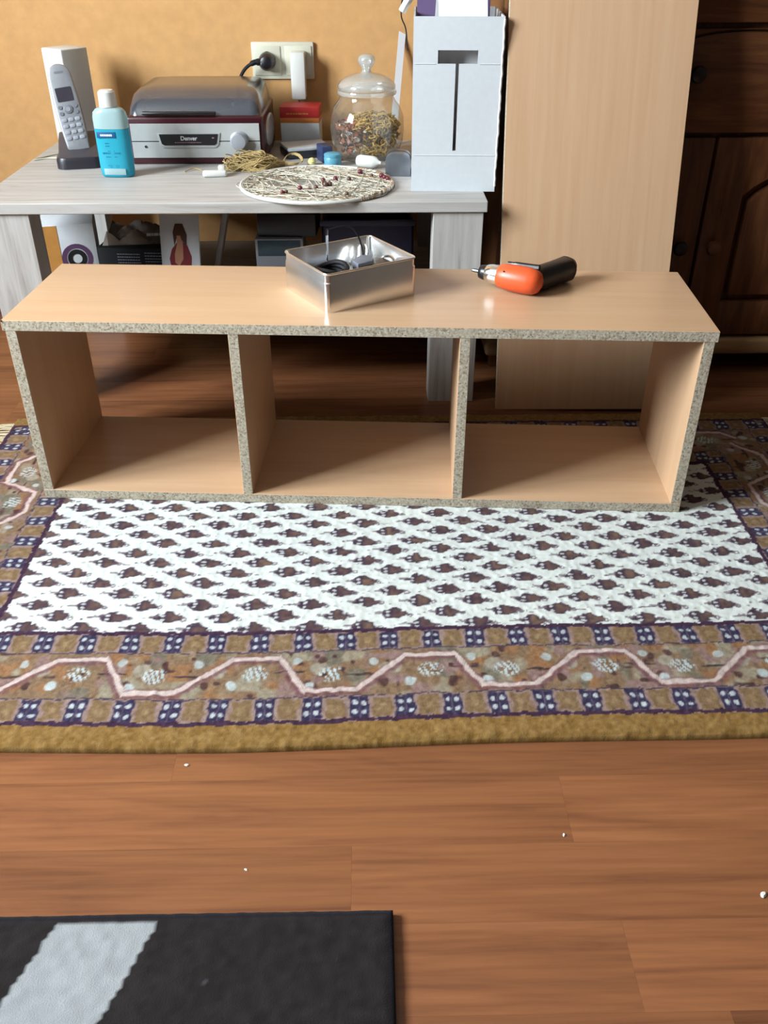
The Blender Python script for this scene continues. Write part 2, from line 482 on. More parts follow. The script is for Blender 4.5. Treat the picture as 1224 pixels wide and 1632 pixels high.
# field motifs
PX, PYr = 0.081, 0.0262
fu, fv = u_ - .176, v_ - .21 + .005 * np.sin(U * 3.0)
row = np.floor(fv / PYr); off = np.where(row % 2 == 0, 0.0, PX / 2)
colm = np.floor((fu + off) / PX)
lx = ((fu + off) - (colm + .5) * PX); ly = fv - (row + .5) * PYr
h1 = np.sin(row * 12.9898 + colm * 78.233) * 43758.5453; h1 = h1 - np.floor(h1)
lx = lx + (h1 - .5) * .004; ly = ly + (np.mod(h1 * 7, 1) - .5) * .003
qx = lx / .0225; qy = ly / .0172
qy = qy + .16 * np.clip(qx, 0, 1.4) ** 2 + .06                             # tail droops
hh = np.where(qx < -.05, np.clip(1 - np.abs(qx + .05) / .98, 0, 1) ** .7, np.clip(1 - (qx + .05) / 1.08, 0, 1) ** .85) * .95
inside = hh - np.abs(qy) + (N4 - .5) * .42 + (N2 - .5) * .2
ins = np.clip(inside * 6, 0, 1)
brown = sr(98, 72, 68)[None, None] * (1 - h1[..., None]) + sr(122, 94, 74)[None, None] * h1[..., None]
mixc(img, sr(72, 56, 70), ins)
mixc(img, brown, np.clip((inside - .2) * 6, 0, 1) * np.clip((qx + .25) * 5, 0, 1) * (0.45 + .55 * N2))
for oy in (-.2, .26):
    mixc(img, sr(200, 200, 200), np.clip(1 - (((qx + .46) / .17) ** 2 + ((qy + oy) / .17) ** 2), 0, 1) * 2.0)
stem = (np.abs(qy - .1 - .3 * np.abs(qx + 1.05)) < .14) & (qx < -.75) & (qx > -1.3)
hook = (np.abs(np.hypot(lx - .0215, ly + .0045) - .0032) < .0014) & (ly < .0)
mixc(img, sr(120, 106, 114), stem * .7); mixc(img, sr(120, 106, 114), hook * .75)
img += ((N2 - .5) * 14)[..., None]
# border bands
def band(a, b): return (t >= a) & (t < b)
inb = t < .21
img[inb] = sr(160, 130, 122)
def guard(a, b_, ph):
    m_ = band(a, b_); w_ = (t - a) / (b_ - a); p = np.mod(s + ph, .06) / .06
    base = np.ones(U.shape + (3,)) * sr(168, 140, 132)
    d1 = np.maximum(np.abs(p - .25) / .2, np.abs(w_ - .5) / .42)
    mixc(base, sr(148, 118, 84), np.clip((1.15 - d1) * 5 + (N2 - .5) * 2, 0, 1))
    mixc(base, sr(166, 136, 100), np.clip((.45 - d1) * 5, 0, 1))
    d2 = np.maximum(np.abs(p - .75) / .2, np.abs(w_ - .5) / .48)
    mixc(base, sr(58, 50, 82), np.clip((1.08 - d2) * 8 + (N4 - .5) * 2, 0, 1))
    mixc(base, sr(128, 112, 128), np.clip(1 - np.abs(p - .75) / .03, 0, 1) * (d2 < 1) * .7)
    for px in (.65, .85):
        for pw in (.29, .71):
            mixc(base, sr(212, 217, 220), np.clip((1 - np.hypot((p - px) / .066, (w_ - pw) / .13)) * 3 + (N4 - .5), 0, 1))
    img[m_] = base[m_]
guard(.040, .079, .012); guard(.168, .205, .03)
m_ = band(.081, .166)
w_ = (t - .081) / .085; ph = np.mod(s + .188, .236) / .236
base = np.ones(U.shape + (3,)) * sr(150, 120, 92)
mixc(base, sr(166, 120, 82), np.clip((N1 - .58) * 6, 0, 1)); mixc(base, sr(172, 158, 134), np.clip((vnoise(U, V, .026, 8) - .64) * 8, 0, 1))
mixc(base, sr(132, 122, 104), np.clip((vnoise(U, V, .03, 9) - .66) * 8, 0, 1)); mixc(base, sr(162, 130, 122), np.clip((vnoise(U, V, .022, 10) - .68) * 8, 0, 1))
mixc(base, sr(92, 62, 58), np.clip((vnoise(U, V, .012, 12) - .8) * 12, 0, 1))
for pc, wc in ((.14, .52), (.575, .48)):
    for sp, sw, col, rx, ry in ((0, 0, sr(210, 220, 220), .085, .19), (.2, .02 if wc > .5 else -.02, sr(78, 62, 62), .1, .03), (-.12, -.25, sr(206, 214, 212), .035, .11), (.24, .26, sr(196, 200, 196), .03, .1), (.30, -.22, sr(96, 66, 60), .028, .1), (-.05, .32, sr(98, 70, 64), .025, .08), (.36, .1, sr(178, 166, 146), .05, .16)):
        dp = np.mod(ph - (pc + sp) + .5, 1) - .5
        e = 1 - np.hypot(dp / rx, (w_ - wc - sw) / ry)
        k_ = np.clip(e * 4, 0, 1)
        if rx == .085: k_ = k_ * (np.sin(s * 900 + w_ * 30) > -.35) * (N4 > .3)
        mixc(base, col, k_)
hi, lo_w = .86, .13
path = np.select([ph < .28, ph < .43, ph < .72], [np.full_like(ph, hi), hi + (lo_w - hi) * (ph - .28) / .15, np.full_like(ph, lo_w)], lo_w + (hi - lo_w) * (ph - .72) / .28)
slope = np.select([ph < .28, ph < .43, ph < .72], [0 * ph + 1, 0 * ph + .48, 0 * ph + 1], .74)
dl = (w_ - path) * slope
mixc(base, sr(132, 86, 92), np.clip((.12 - np.abs(dl + .03)) * 20, 0, 1) * .75)
mixc(base, sr(232, 210, 202), np.clip((.058 - np.abs(dl)) * 40 + (N4 - .5) * .6, 0, 1))
br = np.abs(np.hypot((np.mod(ph - .40, 1)) * 2.65 - .06, w_ - .52) - .02) < .05
img[m_] = base[m_]
for a, b2, col in ((.079, .081, sr(84, 72, 88)), (.166, .168, sr(84, 72, 88)), (.034, .041, sr(72, 44, 68)), (.204, .212, sr(70, 42, 66))):
    mk = (t + (N4 - .5) * .003 >= a) & (t + (N4 - .5) * .003 < b2); img[mk] = col
mk = t < .034; img[mk] = (sr(158, 120, 64) + (N2[mk][:, None] - .5) * 26)
img[inb] *= .88
img += ((vnoise(U, V, .003, 13) - .5) * 24)[..., None] * inb[..., None]
front = 1 - V / LH
XX = RX0 + U; YY = RY0 + V + .017 * np.clip((U - .45) / .9, -0.4, 1.2) ** 2 * front + .003 * np.sin(U * 9) * front
ZZ = .0113 + (N2 - .5) * .0012 + (N4 - .5) * .0008 - .004 * np.clip(1 - t / .006, 0, 1)
rug = thing('oriental_rug', 'cream oriental rug with rows of small brown paisleys and a wide patterned border', 'rug', (0, 0, 0))
grid_rug('woven_pile', U, V, XX, YY, ZZ, img, pile, rug)
for nm, xs, dr in (('fringe', RX0, -1), ('fringe', RX1, 1)):
    B = MB()
    for i in range(110):
        y = RY0 + .012 + i * (LH - .03) / 109 + random.uniform(-.002, .002)
        L = random.uniform(.035, .055); sw = random.uniform(-.012, .012)
        B.tube([(xs - dr * .004, y, .005), (xs + dr * L * .5, y + sw * .4, .006), (xs + dr * L, y + sw, .003)], [.0022, .002, .001], 5)
    fo = B.build('fringe', fringe_m, rug); fo['kind'] = 'stuff'

st = 0.004
BX0, BX1, BY0, BY1 = -0.62, 0.588, -1.75, -0.790
U, V = np.meshgrid(np.arange(0, BX1 - BX0 + 1e-6, st), np.arange(0, BY1 - BY0 + 1e-6, st), indexing='ij')
Xw, Yw = BX0 + U, BY0 + V
nn = vnoise(U, V, .009, 21); n5 = vnoise(U, V, .0045, 22)
img = np.ones(U.shape + (3,)) * sr(36, 31, 31) + ((nn - .5) * 10 + (n5 - .5) * 7)[..., None]
cx = .302 + (Yw + .80) * .37
mk = (np.abs(Xw - cx + (n5 - .5) * .004) < .0505) & (Yw < -.799) & (Yw > BY0 + .012)
img[mk] = sr(158, 161, 163) + ((nn[mk] - .5) * 14)[:, None]
lint = (np.random.default_rng(5).random(U.shape) > .9985) & ~mk
img[lint] = sr(76, 72, 76)
ed = np.minimum.reduce([U, V, BX1 - BX0 - U, BY1 - BY0 - V]) < .007
img[ed] = sr(26, 22, 28)
ZZ = .0102 + (nn - .5) * .001 + (n5 - .5) * .0008 - .002 * ed
brug = thing('black_rug', 'black short pile rug with one slanted grey stripe, lying on the bare laminate', 'rug', (0, 0, 0))
grid_rug('woven_pile', U, V, Xw, Yw, ZZ, img, pile, brug)

# ------------------------------------------------------------------ chipboard shelf unit
W, D, H, T = 1.10, 0.2774, 0.324, 0.017
unit = thing('shelf_unit', 'open three-compartment beech laminate shelf unit lying on the oriental rug', 'shelf', (0, 0, 0.0115), rad(-3.5))
def panel(name, a, b, edge_axes, bev=.0006, M=None, parent=unit, face=beech):
    B = MB().box(a, b, bev, 0, seg=1)
    o = B.build(name, [face, chip], parent, smooth=0)
    for p in o.data.polygons:
        n_ = p.normal
        for ax in edge_axes:
            if abs(n_['xyz'.index(ax)]) > .9: p.material_index = 1
    return o
tp = panel('top_panel', (0, 0, H - T), (W, D, H), 'yx')
panel('bottom_panel', (0.004, 0, 0), (W - 0.004, D, T), 'yx')
panel('side_panel', (0.004, .0005, T - .0005), (0.004 + T, D, H - T + .0005), 'y')
bpy.data.objects['side_panel'].data.materials[0] = beech_up
for x in (W - .004 - T,):
    panel('side_panel', (x, .0005, T - .0005), (x + T, D, H - T + .0005), 'y', face=beech_up)
for x in (.3525, .7105):
    panel('divider', (x, .0005, T - .0005), (x + T * .95, D, H - T + .0005), 'y', face=beech_up)
for x, y in ((1.090, .230), (1.0931, .0488), (.012, .05), (.012, .23), (.361, .05), (.719, .23)):
    MB().lathe([(.0026, H - .0004), (.0026, H + .0006), (.0016, H + .0009)], 10).build('screw_cap', filler if x > 1 else beech, tp)

# ------------------------------------------------------------------ coffee table
tb = thing('coffee_table', 'grey washed oak coffee table with thick square legs against the apricot wall', 'table', (.315, .665, 0))
tx0, tx1, ty0, ty1 = -.48, .48, -.285, .285
MB().box((tx0, ty0, .395), (tx1, ty1, .415), .0012, seg=1).build('table_top', greyoak, tb)
for sx in (0, 1):
    for sy in (0, 1):
        xa = tx0 + .006 if sx == 0 else tx1 - .006 - .095
        ya = ty0 + .006 if sy == 0 else ty1 - .006 - .06
        MB().box((xa, ya, 0), (xa + .095, ya + .06, .3955), .001, seg=1).build('leg', greyoak_up, tb)
MB().box((tx0 + .02, ty0 + .05, .165), (tx1 - .02, ty1 - .01, .18), .001, seg=1).build('lower_shelf', greyoak, tb)
TZ, SZ = .415, .18

# ------------------------------------------------------------------ dark pine cabinet
cx0, cx1, cy0, cy1 = .838, 1.668, .53, .985
cab = thing('pine_cabinet', 'dark stained pine cabinet with drawers above two arched panel doors', 'cabinet', ((cx0 + cx1) / 2, (cy0 + cy1) / 2, 0))
def cb(name, mats, B, parent=None, **k):
    ox, oy = (cx0 + cx1) / 2, (cy0 + cy1) / 2
    for v in B.bm.verts: v.co.x -= ox; v.co.y -= oy
    return B.build(name, mats, parent or cab, **k)
cb('carcass', pine_up, MB().box((cx0, cy0 + .002, .06), (cx1, cy1, .93), .003))
cb('base_moulding', pine_light, MB().box((cx0 - .012, cy0 - .022, .048), (cx1 + .012, cy1, .086), .009, seg=3))
cb('cornice', pine, MB().box((cx0 - .02, cy0 - .03, .925), (cx1 + .02, cy1, .955), .008, seg=3))
for x in (cx0 + .005, cx1 - .065):
    for y in (cy0 + .03, cy1 - .07):
        cb('foot', pine, MB().box((x, y, 0), (x + .06, y + .06, .05), .004))
xm = 1.253
def knob(x, z, parent, mat):
    prof = [(.007, 0), (.007, .008), (.013, .014), (.0155, .021), (.013, .028), (.005, .031)]
    M = Matrix.Translation((x, cy0 - .016, z)) @ Matrix.Rotation(rad(90), 4, 'X')
    cb('knob', mat, MB().lathe(prof, 16, 0, M), parent)
for za, zb in ((.508, .688), (.697, .88)):
    dr = cb('drawer_front', pine, MB().box((cx0 + .02, cy0 - (.009 if za < .6 else .017), za), (cx1 - .02, cy0 + .004, zb), .003))
    if za < .6:
        knob(1.187, .614, dr, black_plastic); knob(1.50, .614, dr, black_plastic)
        xs_ = np.linspace(cx0 + .021, cx1 - .021, 49)
        def arch(x): return .640 + .045 * math.sqrt(max(0, 1 - ((x - 1.277) / .155) ** 2))
        low = [(cx0 + .021, za + .001), (cx1 - .021, za + .001)] + [(x, arch(x) - .0022) for x in xs_[::-1]]
        upp = [(x, min(arch(x) + .0022, zb - .0016)) for x in xs_] + [(cx1 - .021, zb - .001), (cx0 + .021, zb - .001)]
        cb('carved_field', pine, MB().prism(low, cy0 - .017, cy0 - .008, 'y', bev=.0008), dr)
        cb('carved_field', pine, MB().prism(upp, cy0 - .017, cy0 - .008, 'y'), dr)
    else:
        knob(1.187, .79, dr, black_plastic); knob(1.50, .79, dr, black_plastic)
for xa, xb, kx in ((cx0 + .02, xm - .003, 1.212), (xm + .003, cx1 - .02, 1.281)):
    za, zb = .094, .50
    dw = .07
    B = MB()
    B.box((xa, cy0 - .017, za), (xa + dw, cy0 + .004, zb), .003).box((xb - dw, cy0 - .017, za), (xb, cy0 + .004, zb), .003)
    B.box((xa + dw - .002, cy0 - .0165, za), (xb - dw + .002, cy0 + .004, za + .075), .003)
    # arched upper rail
    pts = [(xa + dw - .002, zb), (xa + dw - .002, zb - .11)]
    n_ = 14
    for i in range(n_ + 1):
        q = i / n_; xx = xa + dw + q * (xb - xa - 2 * dw)
        pts.append((xx, zb - .11 + .055 * math.sin(math.pi * q) ** .8))
    pts += [(xb - dw + .002, zb - .11), (xb - dw + .002, zb)]
    pts = [p for i, p in enumerate(pts) if i == 0 or (abs(p[0] - pts[i - 1][0]) + abs(p[1] - pts[i - 1][1])) > 1e-5]
    B.prism(pts, cy0 - .0165, cy0 + .004, 'y')
    dr = cb('door', pine_up, B)
    # raised panel with its own arch
    a, b_ = xa + dw + .012, xb - dw - .012
    pts = [(a, za + .087), (b_, za + .087)]
    for i in range(n_ + 1):
        q = 1 - i / n_
        pts.append((a + q * (b_ - a), zb - .122 + .052 * math.sin(math.pi * q) ** .8))
    cb('raised_panel', pine_up, MB().prism(pts, cy0 - .015, cy0 + .003, 'y', bev=.008), dr)
    knob(kx, .29, dr, pine if kx > 1.25 else black_plastic)
    for z in (.16, .43):
        hx = xa + .003 if kx > 1.25 + .1 or xa < 1 else xb - .003
        cb('hinge', dark_metal, MB().tube([(hx, cy0 - .02, z - .02), (hx, cy0 - .02, z + .02)], .004, 8), dr)

# ------------------------------------------------------------------ board leaning on the cabinet
bw_, bl_ = .328, .89
tilt = math.atan2(.124, .735)
B = MB().box((0, 0, 0), (bw_, .016, bl_), .0006, seg=1)
Mb = Matrix.Translation((.833, .346, 0)) @ Matrix.Rotation(rad(-3.6), 4, 'Z') @ Matrix.Rotation(-tilt, 4, 'X') @ Matrix.Rotation(rad(-1.35), 4, 'Y')
board = B.build('loose_board', [beech_up, chip], smooth=0)
for p in board.data.polygons:
    if abs(p.normal.y) < .8: p.material_index = 1
board.matrix_world = Mb
tag(board, 'tall loose beech laminate board leaning on the dark pine cabinet', 'board')

# ------------------------------------------------------------------ sockets and plugs on the wall
sk = thing('wall_socket', 'cream double wall socket on the apricot wall above the record player', 'socket', (.377, 1.0, .582))
MB().box((-.072, -.009, -.039), (.072, .0005, .039), .003).build('frame', cream_plastic, sk)
for x in (-.036, .036):
    ins = MB().box((x - .031, -.0115, -.031), (x + .031, -.008, .031), .002).build('insert', cream_plastic, sk)
    M = Matrix.Translation((x, -.0112, 0)) @ Matrix.Rotation(rad(90), 4, 'X')
    MB().lathe([(.0195, 0), (.0215, 0), (.0215, .0015), (.0195, .0015), (.0195, 0)], 28, 0, M, cap=False).build('ring', cream_plastic, ins)
    for sgn in (-1, 1):
        MB().box((x - .003, -.0135, sgn * .019 - .0012), (x + .003, -.011, sgn * .019 + .0012)).build('earth_clip', chrome, ins)
pl = thing('power_plug', 'black round plug with its flex in the cream double wall socket', 'plug', (.341, .9885, .582))
M = Matrix.Rotation(rad(90), 4, 'X')
MB().lathe([(.0195, 0), (.0195, .012), (.018, .024), (.013, .033), (.006, .036)], 24, 0, M).build('plug_body', black_plastic, pl)
pts = spline([(-.012, -.022, 0), (-.03, -.026, -.001), (-.052, -.028, -.016), (-.066, -.029, -.045), (-.07, -.025, -.10), (-.06, -.02, -.1655)], 6)
MB().tube(pts, [.0075] * 4 + [.006] * 4 + [.0038] * (len(pts) - 8), 8).build('flex', black_matt, pl)
ad = thing('plug_adapter', 'slim white adapter plugged into the cream double wall socket', 'adapter', (.413, .9885, .582))
MB().box((-.016, -.044, -.077), (.017, 0, .022), .004).build('housing', white_plastic, ad)
MB().lathe([(.004, -.077), (.003, -.09), (.0022, -.12)], 10, 0, Matrix.Translation((0, -.02, 0))).build('cable_stub', white_plastic, ad)
MB().lathe([(.016, 0), (.016, .004)], 20, 0, Matrix.Translation((0, .002, 0)) @ Matrix.Rotation(rad(90), 4, 'X')).build('pin_collar', white_plastic, ad)

# ------------------------------------------------------------------ record player
rp = thing('record_player', 'retro record player with smoked lid, silver front and dark cherry case', 'record player', (.2085, .70, TZ))
hw, dp, hb = .1435, .25, .096
case = MB().box((-hw, 0, 0), (hw, dp, hb), .006, seg=3).build('case', cherry, rp)
fp = MB().prism([(.003, .014), (-.0022, .014), (-.003, .0148), (-.003, .0460), (.0012, .0464), (.0012, .0478), (-.003, .0482), (-.003, .0812), (-.0022, .082), (.003, .082)], -hw + .007, hw - .009, 'x').build('front_panel', silver_panel, rp)
dsx0, dsx1 = -.077, .047
poly = [(dsx0, .062), (dsx0 + .004, .043), (dsx0 + .009, .040), (dsx1 - .009, .040), (dsx1 - .004, .043), (dsx1, .062)]
po = [(dsx0 - .005, .064), (dsx0, .040), (dsx0 + .007, .0345), (dsx1 - .007, .0345), (dsx1, .040), (dsx1 + .005, .064)]
MB().prism(po, -.0055, -.002, 'y', bev=.0012).build('display_surround', silver_panel, fp)
dsp = MB().prism(poly, -.0065, -.002, 'y').build('display', black_plastic, fp)
def text_mesh(txt, size):
    cu = bpy.data.curves.new('lettering', 'FONT'); cu.body = txt; cu.size = size; cu.extrude = .0003
    cu.align_x = 'CENTER'; cu.align_y = 'CENTER'; cu.offset = size * .02
    ob = bpy.data.objects.new('lettering', cu); COL.objects.link(ob)
    dg = bpy.context.evaluated_depsgraph_get()
    me = bpy.data.meshes.new_from_object(ob.evaluated_get(dg))
    bpy.data.objects.remove(ob); return me
me = text_mesh('Denver', .0115); me.materials.clear(); me.materials.append(white_text)
to = bpy.data.objects.new('lettering', me); COL.objects.link(to); to.parent = dsp
to.location = (-.015, -.0068, .0535); to.rotation_euler = (rad(90), 0, 0)
def dashes(B, x0, x1, z, y, h, mat=0, lo=.0015, hi=.005, gap=.0012, th=.0003):
    """unreadably small print: short strokes on a plane facing -y"""
    x = x0
    while x < x1 - .0005:
        L = min(random.uniform(lo, hi), x1 - x)
        B.box((x, y - th, z - h / 2), (x + L, y, z + h / 2), 0, mat); x += L + gap
B = MB(); dashes(B, -.045, .012, .0455, -.0065, .0016); B.build('small_print', pink_text, dsp, smooth=0)
B = MB(); dashes(B, .034, .04, .0545, -.0065, .0022); B.build('stereo_mark', pink_text, dsp, smooth=0)
M = Matrix.Translation((.091, -.003, .048)) @ Matrix.Rotation(rad(90), 4, 'X')
kn = MB().lathe([(.0195, 0), (.0195, .003), (.017, .004), (.0165, .016), (.0145, .0185), (.006, .0195)], 32, 0, M).build('tuning_knob', silver_plastic, fp)
MB().lathe([(.0026, 0), (.0026, .002)], 12, 0, Matrix.Translation((-.108, -.0025, .037)) @ Matrix.Rotation(rad(90), 4, 'X')).build('phone_jack', dark_metal, fp)
for sx in (-1, 1):
    rings = []
    for k_, (sc, dx) in enumerate(((1, -.001), (1, .002), (.93, .0045), (.7, .006), (.3, .0068))):
        rings.append([(sx * (hw + dx), dp * .48 + .085 * sc * math.cos(2 * math.pi * j / 28), .05 + .031 * sc * math.sin(2 * math.pi * j / 28)) for j in range(28)])
    MB().loft(rings).build('speaker_grille', silver_plastic, rp)
MB().lathe([(.098, hb - .001), (.098, hb + .008), (.09, hb + .009)], 40, 0, Matrix.Translation((-.03, .13, 0))).build('platter', black_plastic, rp)
B = MB(); B.tube(spline([(.10, .20, hb + .012), (.10, .12, hb + .016), (.075, .06, hb + .014)], 6), .004, 8); B.lathe([(.014, hb - .001), (.014, hb + .016), (.008, hb + .018)], 16, 0, Matrix.Translation((.10, .20, 0))); B.build('tonearm', silver_plastic, rp)
# lid: a smoked hood with sloping front
lid = MB()
def ring_lid(ins, z, yf, yb):
    return [(p[0], p[1] + (yf + yb) / 2, z) for p in rrect(2 * (hw - ins), yb - yf, .02, 4)]
r0 = ring_lid(.004, hb + .0005, .004, dp - .004); r1 = ring_lid(.006, hb + .014, .010, dp - .004); r2 = ring_lid(.012, hb + .036, .035, dp - .008); r3 = ring_lid(.022, hb + .045, .06, dp - .014); r4 = ring_lid(.05, hb + .048, .09, dp - .03)
lid.loft([r0, r1, r2, r3, r4], 0, cap=False)
lid.bm.faces.new([lid.bm.verts[i] for i in range(0)]) if False else None
lid.bm.verts.ensure_lookup_table(); lid.bm.faces.new(lid.bm.verts[-len(r4):])
ldo = lid.build('lid', smoked, rp, smooth=50)
MB().box((-.108, -.006, hb + .003), (.045, .008, hb + .009), .0025).build('lid_handle', black_plastic, ldo)

# ------------------------------------------------------------------ cordless phone and the white box behind
ph_ = thing('cordless_phone', 'silver cordless phone standing in a charcoal charging cradle', 'phone', (-.045, .715, TZ), rad(12))
base_rings = []
for z, sc in ((0, 1), (.016, 1.0), (.022, .96)):
    base_rings.append([(p[0] * sc, p[1] * sc, z) for p in rrect(.098, .115, .022, 5)])
bs = MB().loft(base_rings)
bo = bs.build('cradle', plain('cradle_black', c(46, 42, 50), .4), ph_)
topw = [(-.055, .0215), (.055, .0215), (.055, .048), (.02, .052)]
MB().prism([(-.05, .021), (.052, .021), (.052, .056), (.02, .05), (-.035, .028)], -.043, .043, 'x', bev=.004).build('cradle_top', charcoal, bo)
Mh = Matrix.Translation((.0, -.012, .028)) @ Matrix.Rotation(rad(-18), 4, 'X') @ Matrix.Rotation(rad(-7), 4, 'Y')
def hs_w(q):                                    # half width along the handset
    return .0225 + .0035 * math.sin(math.pi * min(1, q * 1.1)) 
outl = []
Lh = .170
for i in range(13): q = i / 12 * .86; outl.append((hs_w(q), q * Lh))
for i in range(1, 12):
    a = math.pi * i / 12; wq = hs_w(.86); outl.append((wq * math.cos(a), .86 * Lh + .14 * Lh * math.sin(a)))
for i in range(12, -1, -1): q = i / 12 * .86; outl.append((-hs_w(q), q * Lh))
def hprism(name, poly, a, b_, mat, par, bev=0):
    return MB().prism(poly, a, b_, 'y', bev=bev, M=Mh).build(name, mat, par)
hs_ = hprism('handset', outl, -.012, .012, plain('handset_silver', c(160, 161, 166), .34, .2), ph_, .005)
def rp2(cx_, cz_, w_, h_, r_=.002): return [(cx_ + p[0], cz_ + p[1]) for p in rrect(w_, h_, r_, 3)]
hprism('screen', rp2(0, .110, .033, .027), -.0128, -.008, screen_dark, hs_)
hprism('earpiece', rp2(0, .153, .018, .004, .0018), -.0126, -.008, key_grey, hs_)
hprism('navigation_pad', [(.0095 * math.cos(2 * math.pi * i / 20), .081 + .0085 * math.sin(2 * math.pi * i / 20)) for i in range(20)], -.0138, -.008, key_grey, hs_, .001)
hprism('navigation_button', [(.005 * math.cos(2 * math.pi * i / 14), .081 + .0045 * math.sin(2 * math.pi * i / 14)) for i in range(14)], -.0146, -.008, silver_plastic, hs_)
for x, z in ((-.0155, .086), (.0155, .086), (-.0155, .074), (.0155, .074)):
    hprism('soft_key', rp2(x, z, .008, .007, .003), -.0134, -.008, key_grey, hs_)
for r_ in range(4):
    for q in range(3):
        hprism('key', rp2((q - 1) * .0135, .061 - r_ * .012, .011, .0075, .003), -.0134, -.008, plain('key_pale', c(168, 172, 182), .4), hs_, .0006)
wb = thing('white_upright_box', 'white upright plastic box standing behind the cordless phone', 'box', (-.093, .885, TZ), rad(52))
MB().box((-.035, -.035, .006), (.035, .035, .207), .0035, seg=3).build('housing', white_plastic, wb)
MB().box((-.032, -.032, 0), (.032, .032, .008), .003).build('foot_plate', cream_plastic, wb)
cb1 = MB().tube(spline([(-.055, .772, TZ + .008), (-.085, .805, TZ + .006), (-.125, .80, TZ + .0022), (-.158, .745, TZ + .0018), (-.13, .757, TZ + .0022), (-.093, .742, TZ + .006)], 8), .0016, 6).build('phone_cable', cream_plastic)
tag(cb1, 'thin pale cable curling on the table behind the phone cradle', 'cable')

# ------------------------------------------------------------------ blue bottle
bt = thing('bottle', 'bottle of bright cyan liquid with a white cap on the coffee table', 'bottle', (.060, .598, TZ), rad(-4))
def oval(w_, d_, z, n_=28, e=2.8):
    out = []
    for i in range(n_):
        a = 2 * math.pi * i / n_; ca, sa = math.cos(a), math.sin(a)
        out.append((w_ / 2 * math.copysign(abs(ca) ** (2 / e), ca), d_ / 2 * math.copysign(abs(sa) ** (2 / e), sa), z))
    return out
MB().loft([oval(.058, .032, 0), oval(.066, .037, .004), oval(.068, .038, .012), oval(.068, .038, .092)]).build('liquid', cyan, bt, smooth=60)
MB().loft([oval(.068, .038, .0925), oval(.068, .038, .112), oval(.064, .036, .122), oval(.052, .034, .128), oval(.034, .03, .131, e=2.0)]).build('shoulder', palecyan, bt, smooth=60)
MB().lathe([(.0165, .1305), (.0175, .132), (.0165, .158), (.013, .1615), (.005, .1625)], 28).build('cap', white_plastic, bt)
lb = MB()
lb.box((-.026, -.0196, .076), (.012, -.0186, .0875), .0004).build('label_plate', blue_print, bt)
B = MB(); dashes(B, -.019, .005, .0815, -.0196, .0036, lo=.002, hi=.006, gap=.0006); B.build('label_logo', white_text, bt, smooth=0)
B = MB()
for z, a, b_, h in ((.066, -.012, .0, .0022), (.061, -.012, .002, .0022), (.0515, -.008, .006, .0016), (.0475, -.020, .016, .0028), (.0405, -.014, .010, .0016), (.024, -.012, .012, .0012), (.021, -.008, .01, .0012)):
    dashes(B, a, b_, z, -.0186, h, lo=.0012, hi=.003, gap=.0008)
B.build('label_print', ink_blue, bt, smooth=0)
MB().box((-.022, -.0194, .006), (.022, -.0186, .018), .0004).build('label_patch', palecyan, bt)

# ------------------------------------------------------------------ red and white carton, flat case, small bits
ct = thing('small_carton', 'small red topped carton with white lower half beside the record player', 'carton', (.42, .895, TZ), rad(-3))
MB().box((-.044, -.035, 0), (.044, .035, .056), .001).build('carton_body', white_card, ct)
MB().box((-.0442, -.0352, .054), (.0442, .0352, .066), .001).build('orange_band', orange_card, ct)
MB().box((-.0445, -.0355, .065), (.0445, .0355, .088), .001).build('red_lid', red_card, ct)
B = MB(); dashes(B, -.03, .02, .074, -.0357, .003, lo=.004, hi=.012); B.build('lid_print', orange_card, ct, smooth=0)
fc = thing('flat_case', 'flat grey case lying between the small carton and the glass jar', 'case', (.432, .795, TZ), rad(18))
MB().box((-.05, -.042, 0), (.05, .038, .016), .004).build('case_body', dark_metal, fc)
MB().box((-.049, -.041, .0155), (.049, .037, .023), .003).build('case_lid', plain('lit_top_silver', c(214, 220, 226), .4, .1), fc)  # paler than the body: the lit top is put into its colour
nv = MB().box((-.012, -.022, 0), (.012, .022, .034), .003).build('navy_block', navy_plastic, loc=(.478, .728, TZ), rotz=rad(20))
tag(nv, 'small navy blue box in front of the flat grey case', 'box')
tq = thing('turquoise_pot', 'small turquoise tub standing just behind the white hoop', 'tub', (.497, .683, TZ))
MB().lathe([(.014, 0), (.018, .003), (.019, .016), (.017, .02)], 20).build('tub', turquoise, tq)
MB().lathe([(.0185, .019), (.0185, .024), (.015, .026)], 20).build('tub_lid', turquoise, tq)
yb = MB().lathe([(.004, 0), (.008, .003), (.009, .008), (.006, .013), (.002, .015)], 14).build('yellow_bud', yellow_pale, loc=(.452, .690, TZ))
tag(yb, 'pale yellow bud shaped piece beside the turquoise tub', 'decoration')
wt = MB()
wt.lathe([(.003, 0), (.0045, .006), (.010, .012), (.0125, .02), (.0125, .05), (.010, .056), (.004, .058)], 16)
wt = wt.build('white_tube', white_plastic, loc=(.600, .645, TZ + .0127), rot=(rad(90), 0, rad(-118)))
tag(wt, 'short white tapered tube lying in front of the glass jar', 'tube')
cn = thing('metal_tin', 'small grey metal tin with rounded top beside the white file box', 'tin', (.634, .602, TZ), rad(-3))
pts = [(-.0255, 0), (.0255, 0), (.0255, .034)] + [(.0255 - .018 + .018 * math.cos(rad(a)), .030 + .014 * math.sin(rad(a))) for a in range(15, 91, 15)] + [(-.0255 + .018 + .018 * math.cos(rad(a)), .030 + .014 * math.sin(rad(a))) for a in range(90, 181, 15)]
MB().prism(pts, -.022, .030, 'y', bev=.002).build('tin_body', plain('grey_tin', c(150, 156, 164), .3, .75), cn)
MB().prism([(p[0] * 1.02, p[1] * 1.02) for p in pts], .004, .0065, 'y').build('tin_seam', dark_metal, cn)
